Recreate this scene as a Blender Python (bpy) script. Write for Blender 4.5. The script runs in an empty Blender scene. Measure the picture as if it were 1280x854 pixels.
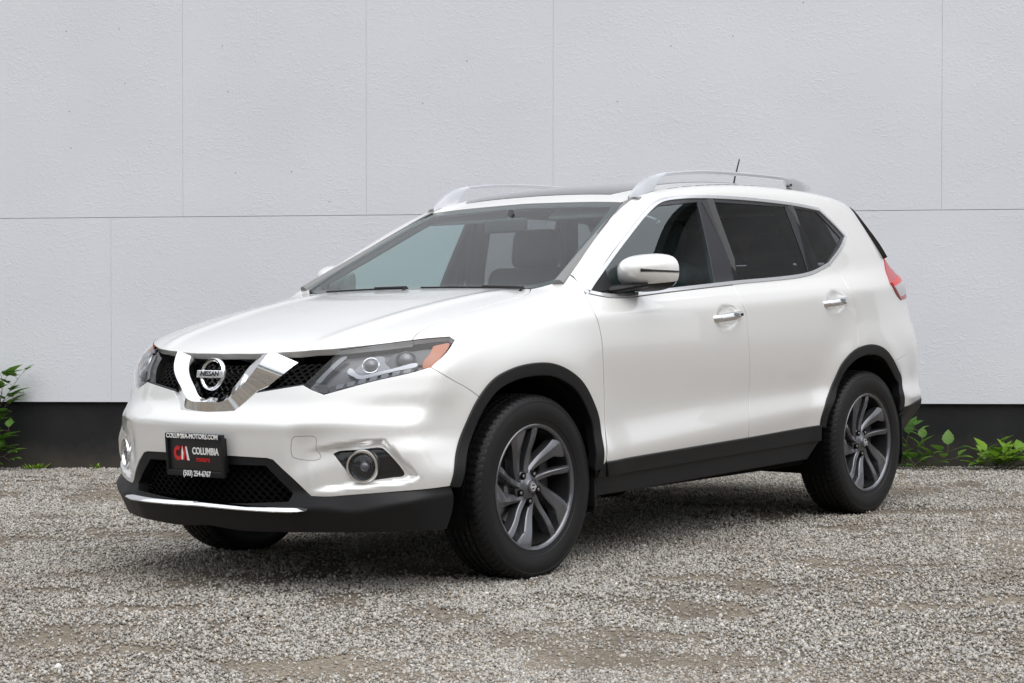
import bpy, math, random
import numpy as np
from mathutils import Matrix, Vector
from mathutils.geometry import delaunay_2d_cdt
scene=bpy.context.scene
COL=scene.collection
rad=math.radians

# ---------------------------------------------------------------- camera, sky, sun, exposure
cam=bpy.data.objects.new('camera',bpy.data.cameras.new('camera'));COL.objects.link(cam);scene.camera=cam
cam.data.sensor_fit='HORIZONTAL';cam.data.sensor_width=36.0;cam.data.lens=2291.38/1280*36
cam.data.clip_start=.1;cam.data.clip_end=2000
cr=Vector((.62828841,-.77785041,-.01422741));cu=Vector((.02194045,-.00056442,.99975912));cf=Vector((.77767107,.62844922,-.01671179))
cam.matrix_world=Matrix(((cr.x,cu.x,-cf.x,-5.59641),(cr.y,cu.y,-cf.y,-5.29971),(cr.z,cu.z,-cf.z,1.03967),(0,0,0,1)))
world=bpy.data.worlds.new('World');scene.world=world;world.use_nodes=True
SUN_EL,SUN_AZ=rad(64),rad(250)      # azimuth of the sun: direction (cos az, sin az) in plan
wn=world.node_tree.nodes;wl=world.node_tree.links
bg=wn['Background'];bg.inputs['Strength'].default_value=.15
sky=wn.new('ShaderNodeTexSky');sky.sky_type='NISHITA';sky.sun_disc=False;sky.sun_elevation=SUN_EL;sky.sun_rotation=rad(90)-SUN_AZ
sky.dust_density=3.0;sky.air_density=1.0
hs=wn.new('ShaderNodeHueSaturation');hs.inputs['Saturation'].default_value=.16
# a cloud deck: bright grey sheet over the blue
tc=wn.new('ShaderNodeTexCoord');cn=wn.new('ShaderNodeTexNoise');cn.inputs['Scale'].default_value=2.2;cn.inputs['Detail'].default_value=5
cr_=wn.new('ShaderNodeMapRange');cr_.inputs[1].default_value=.3;cr_.inputs[2].default_value=.7;cr_.inputs[3].default_value=.85;cr_.inputs[4].default_value=1.15
mx=wn.new('ShaderNodeMix');mx.data_type='RGBA';mx.inputs['Factor'].default_value=.80
sc=wn.new('ShaderNodeVectorMath');sc.operation='SCALE';sc.inputs[0].default_value=(6.3,6.5,6.9)
sx_=wn.new('ShaderNodeSeparateXYZ');wl.new(tc.outputs['Generated'],sx_.inputs[0])
zg=wn.new('ShaderNodeMapRange');zg.inputs[1].default_value=0;zg.inputs[2].default_value=1;zg.inputs[3].default_value=.58;zg.inputs[4].default_value=1.5;wl.new(sx_.outputs['Z'],zg.inputs[0])
zm=wn.new('ShaderNodeMath');zm.operation='MULTIPLY'   # overcast: the zenith is brighter than the horizon
wl.new(tc.outputs['Generated'],cn.inputs['Vector']);wl.new(cn.outputs['Fac'],cr_.inputs[0]);wl.new(cr_.outputs[0],zm.inputs[0]);wl.new(zg.outputs[0],zm.inputs[1]);wl.new(zm.outputs[0],sc.inputs['Scale'])
wl.new(sky.outputs[0],hs.inputs['Color']);wl.new(hs.outputs[0],mx.inputs[6]);wl.new(sc.outputs[0],mx.inputs[7]);wl.new(mx.outputs[2],bg.inputs['Color'])
sun=bpy.data.objects.new('sun',bpy.data.lights.new('sun','SUN'));COL.objects.link(sun)
sun.data.energy=1.4;sun.data.angle=rad(75);sun.data.color=(1.,.97,.92)
sdir=Vector((math.cos(SUN_EL)*math.cos(SUN_AZ),math.cos(SUN_EL)*math.sin(SUN_AZ),math.sin(SUN_EL)))
sun.rotation_euler=sdir.to_track_quat('Z','Y').to_euler()
vs=scene.view_settings;vs.view_transform='Standard';vs.look='None';vs.exposure=.33;vs.gamma=1.0;vs.use_curve_mapping=False
scene.cycles.max_bounces=10;scene.cycles.transparent_max_bounces=16
rng=np.random.default_rng(7);random.seed(7)

# ---------------------------------------------------------------- materials
def mat(name,col=(.5,.5,.5),rough=.5,metal=0.,coat=0.,coat_rough=.03,spec=.5,emit=None):
    m=bpy.data.materials.new(name);m.use_nodes=True;b=m.node_tree.nodes['Principled BSDF']
    b.inputs['Base Color'].default_value=(*col,1);b.inputs['Roughness'].default_value=rough;b.inputs['Metallic'].default_value=metal
    b.inputs['Coat Weight'].default_value=coat;b.inputs['Coat Roughness'].default_value=coat_rough;b.inputs['Specular IOR Level'].default_value=spec
    if coat>=1: b.inputs['Coat IOR'].default_value=1.6
    return m
def nodes(m): return m.node_tree.nodes,m.node_tree.links,m.node_tree.nodes['Principled BSDF']
def bump(m,scale,strength,dist=.002,detail=4,coord='Object',kind='noise',mapping=None):
    N,L,b=nodes(m);t=N.new('ShaderNodeTexCoord')
    x=N.new('ShaderNodeTexNoise') if kind=='noise' else N.new('ShaderNodeTexVoronoi')
    x.inputs['Scale'].default_value=scale
    if kind=='noise': x.inputs['Detail'].default_value=detail
    src=t.outputs[coord]
    if mapping:
        mp=N.new('ShaderNodeMapping');mp.inputs['Scale'].default_value=mapping;L.new(src,mp.inputs['Vector']);src=mp.outputs[0]
    L.new(src,x.inputs['Vector'])
    bp=N.new('ShaderNodeBump');bp.inputs['Strength'].default_value=strength;bp.inputs['Distance'].default_value=dist
    L.new(x.outputs[0],bp.inputs['Height']);L.new(bp.outputs[0],b.inputs['Normal']);return m
def mottle(m,scale,c0,c1,lo=.35,hi=.65,detail=5):
    N,L,b=nodes(m);t=N.new('ShaderNodeTexCoord');x=N.new('ShaderNodeTexNoise');x.inputs['Scale'].default_value=scale;x.inputs['Detail'].default_value=detail
    r=N.new('ShaderNodeValToRGB');r.color_ramp.elements[0].position=lo;r.color_ramp.elements[1].position=hi
    r.color_ramp.elements[0].color=(*c0,1);r.color_ramp.elements[1].color=(*c1,1)
    L.new(t.outputs['Object'],x.inputs['Vector']);L.new(x.outputs['Fac'],r.inputs['Fac']);L.new(r.outputs[0],b.inputs['Base Color']);return m
def glass(name,tint,spec=1.0,rough=.0,f0=.085):
    m=bpy.data.materials.new(name);m.use_nodes=True;N,L=m.node_tree.nodes,m.node_tree.links;N.remove(N['Principled BSDF'])
    out=N['Material Output'];tr=N.new('ShaderNodeBsdfTransparent');tr.inputs[0].default_value=(*tint,1)
    gl=N.new('ShaderNodeBsdfGlossy');gl.inputs['Roughness'].default_value=rough;gl.inputs['Color'].default_value=(*(spec if hasattr(spec,'__len__') else (spec,)*3),1)
    lw=N.new('ShaderNodeLayerWeight');lw.inputs[0].default_value=.5
    pw=N.new('ShaderNodeMath');pw.operation='POWER';pw.inputs[1].default_value=4.6;L.new(lw.outputs['Facing'],pw.inputs[0])
    fr=N.new('ShaderNodeMath');fr.operation='MULTIPLY_ADD';fr.inputs[1].default_value=.92;fr.inputs[2].default_value=f0;L.new(pw.outputs[0],fr.inputs[0])
    mixs=N.new('ShaderNodeMixShader');L.new(fr.outputs[0],mixs.inputs[0]);L.new(tr.outputs[0],mixs.inputs[1]);L.new(gl.outputs[0],mixs.inputs[2]);L.new(mixs.outputs[0],out.inputs['Surface'])
    return m
M={}
M['paint']=mat('pearl_white_paint',(.79,.785,.77),.36,.30,1.0,.015,.5)
M['plastic']=bump(mat('black_textured_plastic',(.009,.009,.010),.5,spec=.32),900,.25,.0006,2)
M['gloss']=mat('gloss_black_trim',(.010,.010,.011),.16,0,.5)
M['trim']=mat('pillar_black_film',(.022,.022,.026),.25,0,.2)
M['dark']=mat('dark_cavity',(.006,.006,.006),.9,spec=.1)
M['chrome']=mat('chrome',(.86,.87,.88),.06,1.)
M['silver']=mat('satin_silver',(.70,.71,.74),.24,.65)
M['bright']=mat('bright_trim',(.80,.81,.83),.16,.72)
M['drl']=mat('daytime_strip_grey',(.38,.39,.41),.18,.5)
M['drop']=glass('rain_water',(.90,.92,.94),f0=.04)
M['gun']=mat('gunmetal_paint',(.135,.137,.150),.24,.7,.6,.05)
M['gun2']=mat('gunmetal_inner',(.012,.012,.013),.5,.3)
M['rubber']=bump(mat('tyre_rubber',(.0085,.0085,.009),.48,spec=.28),60,.1,.001)
M['steel']=mat('brake_steel',(.25,.24,.23),.4,1.)
M['ws']=glass('windshield_glass',(.72,.86,.84))
M['side']=glass('side_window_glass',(.55,.70,.70),(.93,1.,1.),f0=.13)
M['priv']=glass('privacy_glass',(.27,.27,.285),f0=.10)
M['clear']=glass('lamp_lens',(.92,.93,.95),f0=.04)
M['sunroof']=mat('sunroof_glass',(.008,.008,.010),.05,0,1.)
M['lampbowl']=mat('lamp_housing_grey',(.12,.12,.125),.3,.5)
M['lampdark']=mat('lamp_housing_dark',(.035,.035,.038),.3,.2,.3)
M['amber']=mat('amber_reflector',(.36,.08,.006),.3,0,.3)
M['led']=mat('led_segment_grey',(.17,.175,.185),.2,.5)
M['lens']=mat('projector_lens',(.10,.10,.11),.03,.2,1.)
M['redlamp']=mat('red_lamp_lens',(.40,.04,.05),.3,0,.3)
M['redlamp2']=mat('bright_red_reflector',(.62,.02,.02),.3,0,.3)
M['whitelamp']=mat('white_lamp_lens',(.45,.45,.47),.3,0,.3)
M['interior']=bump(mat('charcoal_interior',(.065,.066,.068),.75),300,.2,.001)
M['seat']=bump(mat('black_leather_seat',(.05,.05,.053),.55),180,.2,.001)
M['liner']=mat('light_grey_headliner',(.30,.30,.29),.9)
M['pillar']=mat('grey_pillar_trim',(.20,.20,.20),.8)
M['white_ink']=mat('white_lettering',(.80,.80,.80),.5)
M['red_ink']=mat('red_lettering',(.55,.02,.02),.5)
M['black_ink']=mat('black_lettering',(.01,.01,.01),.4)
M['plate']=mat('black_plate_card',(.012,.012,.013),.35)

# ---------------------------------------------------------------- mesh helpers
def link(name,me,parent=None):
    o=bpy.data.objects.new(name,me);COL.objects.link(o)
    if parent is not None: o.parent=parent
    return o
def mesh(name,V,Fc,m,parent=None,smooth=True,normals=None,mats=None,fmat=None):
    me=bpy.data.meshes.new(name);me.from_pydata([tuple(map(float,v)) for v in V],[],[tuple(int(i) for i in f) for f in Fc])
    if mats:
        for q in mats: me.materials.append(q)
        if fmat is not None: me.polygons.foreach_set('material_index',np.asarray(fmat,dtype=np.int32))
    else: me.materials.append(m)
    if smooth: me.polygons.foreach_set('use_smooth',[True]*len(me.polygons))
    me.update()
    if normals is not None: me.normals_split_custom_set_from_vertices([tuple(map(float,n)) for n in normals])
    return link(name,me,parent)
def auto_smooth(o,deg=35):
    me=o.data
    import bmesh
    bm=bmesh.new();bm.from_mesh(me);bmesh.ops.recalc_face_normals(bm,faces=bm.faces)
    for e in bm.edges:
        if len(e.link_faces)==2 and e.calc_face_angle(0)>rad(deg): e.smooth=False
    for f in bm.faces: f.smooth=True
    bm.to_mesh(me);bm.free();return o
class MB:
    """collects primitives, links them as one mesh"""
    def __init__(s): s.V=[];s.F=[]
    def add(s,V,Fc):
        b=len(s.V);s.V+= [tuple(v) for v in V];s.F+=[tuple(i+b for i in f) for f in Fc];return s
    def box(s,c,size,rot=None,bev=0.):
        hx,hy,hz=[q/2 for q in size];V=[]
        if bev<=0:
            V=[(x,y,z) for x in(-hx,hx) for y in(-hy,hy) for z in(-hz,hz)]
            Fc=[(0,1,3,2),(4,6,7,5),(0,4,5,1),(2,3,7,6),(0,2,6,4),(1,5,7,3)]
        else:
            import bmesh
            bm=bmesh.new();bmesh.ops.create_cube(bm,size=1.)
            bmesh.ops.scale(bm,vec=(2*hx,2*hy,2*hz),verts=bm.verts)
            bmesh.ops.bevel(bm,geom=list(bm.edges),offset=bev,segments=3,profile=.5,affect='EDGES')
            bm.verts.index_update();V=[tuple(v.co) for v in bm.verts];Fc=[tuple(v.index for v in f.verts) for f in bm.faces];bm.free()
        c=Vector(c)
        if rot is not None: V=[tuple(rot@Vector(v)+c) for v in V]
        else: V=[tuple(Vector(v)+c) for v in V]
        return s.add(V,Fc)
    def tube(s,P,r,n=10,cap=True,sq=None):
        """swept circle (or ellipse: sq=(side vector, scale)) along points"""
        P=[Vector(p) for p in P];R=r if hasattr(r,'__len__') else [r]*len(P);V=[];Fc=[];up=Vector((0,0,1))
        for i,p in enumerate(P):
            t=(P[min(i+1,len(P)-1)]-P[max(i-1,0)]).normalized()
            a=up.cross(t)
            if a.length<1e-3: a=Vector((1,0,0)).cross(t)
            a.normalize();b=t.cross(a)
            ra,rb=(R[i],R[i]) if not hasattr(R[i],'__len__') else R[i]
            for k in range(n):
                th=2*math.pi*k/n;V.append(p+a*ra*math.cos(th)+b*rb*math.sin(th))
        for i in range(len(P)-1):
            for k in range(n): Fc.append((i*n+k,i*n+(k+1)%n,(i+1)*n+(k+1)%n,(i+1)*n+k))
        if cap: Fc.append(tuple(range(n))[::-1]);Fc.append(tuple((len(P)-1)*n+k for k in range(n)))
        return s.add(V,Fc)
    def lathe(s,prof,n=64,axis='y',c=(0,0,0),cap=False):
        """profile of (radius, offset along the axis)"""
        V=[];Fc=[];c=Vector(c)
        for r,h in prof:
            for k in range(n):
                th=2*math.pi*k/n;x,z=r*math.cos(th),r*math.sin(th)
                V.append(c+Vector((x,h,z) if axis=='y' else (h,x,z) if axis=='x' else (x,z,h)))
        for i in range(len(prof)-1):
            for k in range(n): Fc.append((i*n+k,i*n+(k+1)%n,(i+1)*n+(k+1)%n,(i+1)*n+k))
        if cap: Fc.append(tuple(range(n)));Fc.append(tuple((len(prof)-1)*n+k for k in range(n)))
        return s.add(V,Fc)
    def build(s,name,m,parent=None,deg=35):
        o=mesh(name,s.V,s.F,m,parent,smooth=True);return auto_smooth(o,deg)
def text_mesh(txt,size,m,name,parent,mw,extrude=.0008,bold=.0,sx=1.,align='CENTER'):
    cu=bpy.data.curves.new(name,'FONT');cu.body=txt;cu.size=size;cu.extrude=extrude;cu.offset=bold;cu.align_x=align;cu.align_y='CENTER';cu.resolution_u=3
    o=bpy.data.objects.new(name+'_tmp',cu);COL.objects.link(o)
    dg=bpy.context.evaluated_depsgraph_get();me=bpy.data.meshes.new_from_object(o.evaluated_get(dg))
    bpy.data.objects.remove(o);bpy.data.curves.remove(cu)
    me.transform(Matrix.Diagonal((sx,1,1,1)));me.transform(mw);me.materials.clear();me.materials.append(m);me.name=name
    return link(name,me,parent)
# ---------------------------------------------------------------- body panels: outline on the body surface, filled, laid on it
def smooth_curve(P,ds):
    P=np.asarray(P,float)
    if len(P)>2:
        Q=np.vstack([2*P[0]-P[1],P,2*P[-1]-P[-2]]);out=[]
        for i in range(1,len(Q)-2):
            p0,p1,p2,p3=Q[i-1:i+3]
            t0=0;t1=t0+max(np.linalg.norm(p1-p0),1e-6)**.5;t2=t1+max(np.linalg.norm(p2-p1),1e-6)**.5;t3=t2+max(np.linalg.norm(p3-p2),1e-6)**.5
            for t in np.linspace(t1,t2,10,endpoint=False):
                A1=(t1-t)/(t1-t0)*p0+(t-t0)/(t1-t0)*p1;A2=(t2-t)/(t2-t1)*p1+(t-t1)/(t2-t1)*p2;A3=(t3-t)/(t3-t2)*p2+(t-t2)/(t3-t2)*p3
                B1=(t2-t)/(t2-t0)*A1+(t-t0)/(t2-t0)*A2;B2=(t3-t)/(t3-t1)*A2+(t-t1)/(t3-t1)*A3
                out.append((t2-t)/(t2-t1)*B1+(t-t1)/(t2-t1)*B2)
        out.append(Q[-2]);P=np.array(out)
    L=np.concatenate([[0],np.cumsum(np.linalg.norm(np.diff(P,axis=0),axis=1))]);n=max(int(round(L[-1]/ds)),1)
    t=np.linspace(0,L[-1],n+1);return np.stack([np.interp(t,L,P[:,i]) for i in range(P.shape[1])],1)
def rv(c): return [list(p) for p in c][::-1]
def mir(c): return [[p[0],-p[1],p[2]] for p in c]
def sub(c,i,j): return [list(p) for p in c][i:j]
def symm(curves):
    """near-side half of a central panel (starting and ending on the centre line) -> closed loop"""
    h=[[list(p) for p in c] for c in curves];h[0][0][1]=0.;h[-1][-1][1]=0.
    return h+[rv(mir(c)) for c in h[::-1]]
class Ortho:
    def __init__(s,d,up=(0,0,1)):
        s.d=np.array(d,float);s.d/=np.linalg.norm(s.d);s.U=np.cross(s.d,np.array(up,float));s.U/=np.linalg.norm(s.U);s.W=np.cross(s.U,s.d);s.c=np.array([1.2,0,.8])
    def uv(s,P): P=np.asarray(P,float)-s.c;return np.stack([P@s.U,P@s.W],-1)
    def rays(s,uv): return s.c+uv[:,:1]*s.U+uv[:,1:2]*s.W-3.2*s.d,np.broadcast_to(s.d,(len(uv),3))
class Cyl:
    """rays run level towards an upright axis; sg -1 opens to the front, +1 to the back"""
    def __init__(s,ax,sg): s.ax,s.sg,s.R=ax,sg,1.2
    def uv(s,P): P=np.asarray(P,float);return np.stack([np.arctan2(P[:,1],s.sg*(P[:,0]-s.ax))*s.R,P[:,2]],-1)
    def rays(s,uv):
        th=uv[:,0]/s.R;d=np.stack([-s.sg*np.cos(th),-np.sin(th),0*th],-1);return np.stack([s.ax+0*th,0*th,uv[:,1]],-1)-2.2*d,d
def inpoly(p,poly):
    ins=np.zeros(len(p),bool);n=len(poly)
    for i in range(n):
        a,b=poly[i],poly[(i+1)%n]
        if a[1]!=b[1]:
            c=((a[1]>p[:,1])!=(b[1]>p[:,1]))&(p[:,0]<(b[0]-a[0])*(p[:,1]-a[1])/(b[1]-a[1])+a[0]);ins^=c
    return ins
def distpoly(p,poly):
    d=np.full(len(p),1e9)
    for i in range(len(poly)):
        a,b=poly[i],poly[(i+1)%len(poly)];e=b-a;t=np.clip(((p-a)@e)/(e@e+1e-12),0,1);d=np.minimum(d,np.linalg.norm(p-a-t[:,None]*e,axis=1))
    return d
def area(q): return .5*np.sum(q[:,0]*np.roll(q[:,1],-1)-np.roll(q[:,0],-1)*q[:,1])
def inset(q,g):
    """offset of a CCW loop inwards by g"""
    e=np.roll(q,-1,0)-q;e/=np.maximum(np.linalg.norm(e,axis=1,keepdims=True),1e-9);n=np.stack([-e[:,1],e[:,0]],1);m=n+np.roll(n,1,0)
    l=np.linalg.norm(m,axis=1,keepdims=True);m=m/np.maximum(l,1e-6);k=np.clip(2/np.maximum(l,.9),1,2.0)
    return q+m*g*k
def loop2d(curves,chart,ds,gap,rnd=0):
    pts=[]
    for c in curves:
        s=smooth_curve(chart.uv(np.array(c,float)),ds)
        if pts and np.linalg.norm(pts[-1]-s[0])<ds*.35: s=s[1:]
        pts+=list(s)
    if np.linalg.norm(pts[0]-pts[-1])<ds*.35: pts.pop()
    q=np.array(pts)
    if area(q)<0: q=q[::-1].copy()
    for i in range(rnd): q=.25*np.roll(q,1,0)+.5*q+.25*np.roll(q,-1,0)
    return inset(q,gap) if gap else q
def panel(name,curves,chart,m,parent,holes=(),gap=.002,off=0.,flange=.022,ds=.016,mirror=False,rnd=0,lip=.0016,hole_gap=-.001,field=None,depth=None,hole_flange=None,bulge=0.,crisp=0):
    """a sheet of the body inside an outline; its rim rolls inwards by flange"""
    hs=[]
    outer=loop2d(curves,chart,ds,gap,rnd);hs=[loop2d(h,chart,ds*.8,hole_gap,rnd) for h in holes]
    loops=[outer]+[h[::-1] for h in hs]
    lo,hi=outer.min(0),outer.max(0);gx=np.arange(lo[0],hi[0],ds);gy=np.arange(lo[1],hi[1],ds*.866)
    g=np.stack(np.meshgrid(gx,gy),-1);g[1::2,:,0]+=ds*.5;g=g.reshape(-1,2)
    k=inpoly(g,outer)
    for h in hs: k&=~inpoly(g,h)
    g=g[k]
    for l in loops: g=g[distpoly(g,l)>ds*.55]
    allp=np.vstack(loops+[g]);edges=[];b=0
    for l in loops: edges+=[(b+i,b+(i+1)%len(l)) for i in range(len(l))];b+=len(l)
    r=delaunay_2d_cdt([Vector(p) for p in allp],edges,[],0,1e-7)
    P2=np.array([list(v) for v in r[0]]);T=np.array([f for f in r[2]]);back=[o for o in r[3]]
    cen=P2[T].mean(1);k=inpoly(cen,outer)
    for h in hs: k&=~inpoly(cen,h)
    T=T[k];v=P2[T];ar=(v[:,1,0]-v[:,0,0])*(v[:,2,1]-v[:,0,1])-(v[:,1,1]-v[:,0,1])*(v[:,2,0]-v[:,0,0]);T[ar<0]=T[ar<0][:,::-1]
    new={};
    for i,os_ in enumerate(back):
        for q in os_: new[q]=i
    o,d=chart.rays(P2);P,hit=cast(o,d,0.,8.,110)
    n=grad(P)
    if (n*d).sum()>0: pass
    if bulge:
        dd=np.minimum.reduce([distpoly(P2,l) for l in loops]);P=P+n*(bulge*(1-np.exp(-dd/.02)))[:,None]
    P=P+n*off
    if depth is not None: P=P+n*depth(P)[:,None]
    # face orientation: outward
    fn=np.cross(P[T[:,1]]-P[T[:,0]],P[T[:,2]]-P[T[:,0]])
    if (fn*n[T[:,0]]).sum()<0: T=T[:,::-1].copy();flip=True
    else: flip=False
    if depth is not None:
        fn=np.cross(P[T[:,1]]-P[T[:,0]],P[T[:,2]]-P[T[:,0]]);n=np.zeros_like(P)
        for k_ in range(3): np.add.at(n,T[:,k_],fn)
        n/=np.maximum(np.linalg.norm(n,axis=1,keepdims=True),1e-12)
    V=list(P);Nn=list(n);Fc=[tuple(t) for t in T];b=0
    for li,l in enumerate(loops):
        fl=flange if li==0 or hole_flange is None else hole_flange
        ids=[new[b+i] for i in range(len(l))];b+=len(l)
        ids=[q for i,q in enumerate(ids) if q!=ids[i-1]]
        if fl<=0: continue
        Q=P[ids];nn=n[ids];t=np.roll(Q,-1,0)-np.roll(Q,1,0);t/=np.maximum(np.linalg.norm(t,axis=1,keepdims=True),1e-9)
        bb=np.cross(t,nn)*(1 if not flip else -1);bb/=np.maximum(np.linalg.norm(bb,axis=1,keepdims=True),1e-9)
        rings=[ids]
        for out,dep,nm in((lip*.7,lip*.3,nn+bb),(lip,lip*1.1,bb),(lip,fl,bb)):
            s0=len(V);V+=list(Q+bb*out-nn*dep);nm=nm/np.linalg.norm(nm,axis=1,keepdims=True);Nn+=list(nm);rings.append(list(range(s0,s0+len(ids))))
        L=len(ids)
        for a,c in zip(rings[:-1],rings[1:]):
            for i in range(L):
                j=(i+1)%L
                Fc.append((a[i],c[i],c[j],a[j]) if not flip else (a[j],c[j],c[i],a[i]))
    V=np.array(V);Nn=np.array(Nn)
    o1=mesh(name,V,Fc,m,parent,True,None if crisp else Nn)
    if crisp: auto_smooth(o1,crisp)
    if not mirror: return o1
    mr=np.array([1,-1,1.]);o2=mesh(name,V*mr,[f[::-1] for f in Fc],m,mirror if isinstance(mirror,bpy.types.Object) else parent,True,Nn*mr)
    return o1,o2
def onto(P,d=(0,1,0),off=0.):
    """drop points on the body along d"""
    P=np.asarray(P,float);d=np.array(d,float);d/=np.linalg.norm(d);Q,h=cast(P-2.5*d,np.broadcast_to(d,P.shape),0.,6.,110);n=grad(Q);return Q+n*off,n
def band(name,curve,m,parent,w,h,d=(0,1,0),off=0.,ds=.02,mirror=False,closed=False,taper=False,up=None):
    """moulding of width w and height h that follows a curve on the body"""
    C=smooth_curve(np.array(curve,float),ds);Q,n=onto(C,d)
    t=np.gradient(Q,axis=0);t/=np.linalg.norm(t,axis=1,keepdims=True);s=np.cross(t,n);s/=np.linalg.norm(s,axis=1,keepdims=True)
    V=[];Fc=[];K=len(Q)
    prof=[(-.5,-.35),(-.5,.55),(-.36,.92),(0,1.),(.36,.92),(.5,.55),(.5,-.35)]
    for i in range(K):
        f=1.
        if taper: f=max(.08,min(1.,min(i,K-1-i)*ds/taper))
        for a,bq in prof: V.append(Q[i]+s[i]*a*w*f+n[i]*(off+bq*h))
    p=len(prof)
    for i in range(K-1):
        for k in range(p-1): Fc.append((i*p+k,i*p+k+1,(i+1)*p+k+1,(i+1)*p+k))
    Fc.append(tuple(range(p)));Fc.append(tuple((K-1)*p+k for k in range(p)))
    o=auto_smooth(mesh(name,V,Fc,m,parent),40)
    if not mirror: return o
    o2=auto_smooth(mesh(name,[(v[0],-v[1],v[2]) for v in V],[f[::-1] for f in Fc],m,mirror if isinstance(mirror,bpy.types.Object) else parent),40);return o,o2
def thing(name,label,cat,loc=(0,0,0),group=None):
    o=bpy.data.objects.new(name,None);COL.objects.link(o);o.location=loc;o['label']=label;o['category']=cat
    if group:o['group']=group
    return o

def spl(xs,ys):
    xs=np.array(xs,float);ys=np.array(ys,float);n=len(xs);h=np.diff(xs)
    A=np.zeros((n,n));b=np.zeros(n);A[0,0]=A[-1,-1]=1
    for i in range(1,n-1):
        A[i,i-1]=h[i-1];A[i,i]=2*(h[i-1]+h[i]);A[i,i+1]=h[i];b[i]=6*((ys[i+1]-ys[i])/h[i]-(ys[i]-ys[i-1])/h[i-1])
    M=np.linalg.solve(A,b)
    s0=(ys[1]-ys[0])/h[0]-h[0]/6*M[1]; s1=(ys[-1]-ys[-2])/h[-1]+h[-1]/6*M[-2]
    def f(x):
        x=np.asarray(x,float);i=np.clip(np.searchsorted(xs,x)-1,0,n-2);hh=h[i];a=(xs[i+1]-x)/hh;c=(x-xs[i])/hh
        r=a*ys[i]+c*ys[i+1]+((a**3-a)*M[i]+(c**3-c)*M[i+1])*hh*hh/6
        r=np.where(x<xs[0],ys[0]+s0*(x-xs[0]),r)
        return np.where(x>xs[-1],ys[-1]+s1*(x-xs[-1]),r)
    return f
def smax(a,b,k): return .5*(a+b+np.sqrt((a-b)**2+k*k))
def smin(a,b,k): return .5*(a+b-np.sqrt((a-b)**2+k*k))
def sst(a,b,x):
    t=np.clip((x-a)/(b-a),0,1); return t*t*t*(t*(6*t-15)+10)
# half width by height (door section)
sec=spl([.10,.20,.30,.38,.44,.47,.51,.56,.64,.76,.88,.98,1.025,1.055,1.075,1.10,1.14,1.22,1.32,1.42,1.52,1.62,1.75],
        [.850,.868,.880,.891,.9025,.9035,.8965,.8875,.8885,.902,.912,.909,.906,.900,.8895,.8725,.843,.810,.774,.736,.697,.655,.598])
zbelt=spl([-1,.0,.42,1.55,2.28,3.0,3.6],[1.045,1.083,1.103,1.145,1.181,1.225,1.25])
wmul=spl([-1.0,-.5,.0,.6,1.4,2.2,2.7,3.1,3.6],[-.030,-.006,.004,.003,.0,.003,.006,-.012,-.065])
hood_c=spl([-1.0,-.9,-.8,-.65,-.5,-.3,-.1,.1,.3,.6],[.84,.885,.925,.972,1.008,1.051,1.087,1.117,1.142,1.172])
hood_k=spl([-1.,-.52,.17,.6],[.10,.075,.03,.02])
roof_c=spl([.8,1.1,1.4,1.8,2.3,2.8,3.1,3.5],[1.52,1.588,1.633,1.665,1.670,1.648,1.620,1.575])
front_c=spl([.1,.24,.31,.40,.5,.56,.60,.635,.66,.69,.74,.80,.90,1.0,1.1],[-.86,-.895,-.905,-.922,-.933,-.937,-.939,-.937,-.920,-.897,-.877,-.855,-.80,-.72,-.60])
rear_c=spl([.1,.3,.45,.6,.75,.95,1.1,1.3,1.5,1.65],[3.50,3.58,3.605,3.605,3.57,3.54,3.525,3.365,3.17,3.06])
def side(x,z):
    zz=z-(zbelt(x)-1.14)*sst(.75,1.08,z)-.062*(np.clip(x,.3,2.3)-.55)*(1-sst(.50,.80,z))
    s=sec(zz)+wmul(x)
    s=s-.066*np.clip(x-2.30,0,2)**2*sst(.78,1.12,z)
    # fender flares round both wheel arches
    for wx,am in((0.,.014),(2.706,.016)):
        r=np.hypot(x-wx,z-.36)
        s=s+am*np.exp(-((r-.47)/.10)**2)*sst(.2,.45,z)*(1-sst(.90,1.05,z))
    return s
def top(x,a):
    hood=hood_c(x)-hood_k(x)*a*a-.8*np.clip(a-.73,0,9)**2+.009*np.exp(-((a-.50-.10*(x+.0))/.045)**2)*(1-sst(.05,.35,x))
    ws=1.138+(x-.30-.05*a*a)*.535-.03*((x-.7)**2-.16)
    roof=roof_c(x)-.055*a*a-.06*a**4
    return smax(hood,smin(ws,roof,.05),.012)
def front(a,z):
    u=a-.50; kink=(.40-.08*(1-sst(.45,.75,z)))*(.5*(u+np.sqrt(u*u+.05**2)))*(1-.5*sst(.80,.95,z))
    hi=sst(.74,.86,z);return front_c(z)+hi*(.17*a*a/(1+(a/.5)**4)-.025)+.20*a*a+kink+.05*a**6+.16*a**4*sst(.80,.95,z)
def rear(a,z):
    return rear_c(z)-.10*a*a-.16*a**4
EXTRA=[]
def sdpoly(px,py,poly):
    """signed distance to a closed polygon, positive inside"""
    d=np.full(px.shape,1e9);ins=np.zeros(px.shape,bool);n=len(poly)
    for i in range(n):
        ax,ay=poly[i];bx,by=poly[(i+1)%n];ex,ey=bx-ax,by-ay
        t=np.clip(((px-ax)*ex+(py-ay)*ey)/(ex*ex+ey*ey+1e-12),0,1)
        d=np.minimum(d,np.hypot(px-ax-t*ex,py-ay-t*ey))
        if ay!=by:
            c=((ay>py)!=(by>py))&(px<(bx-ax)*(py-ay)/(by-ay)+ax);ins^=c
    return np.where(ins,d,-d)
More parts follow.
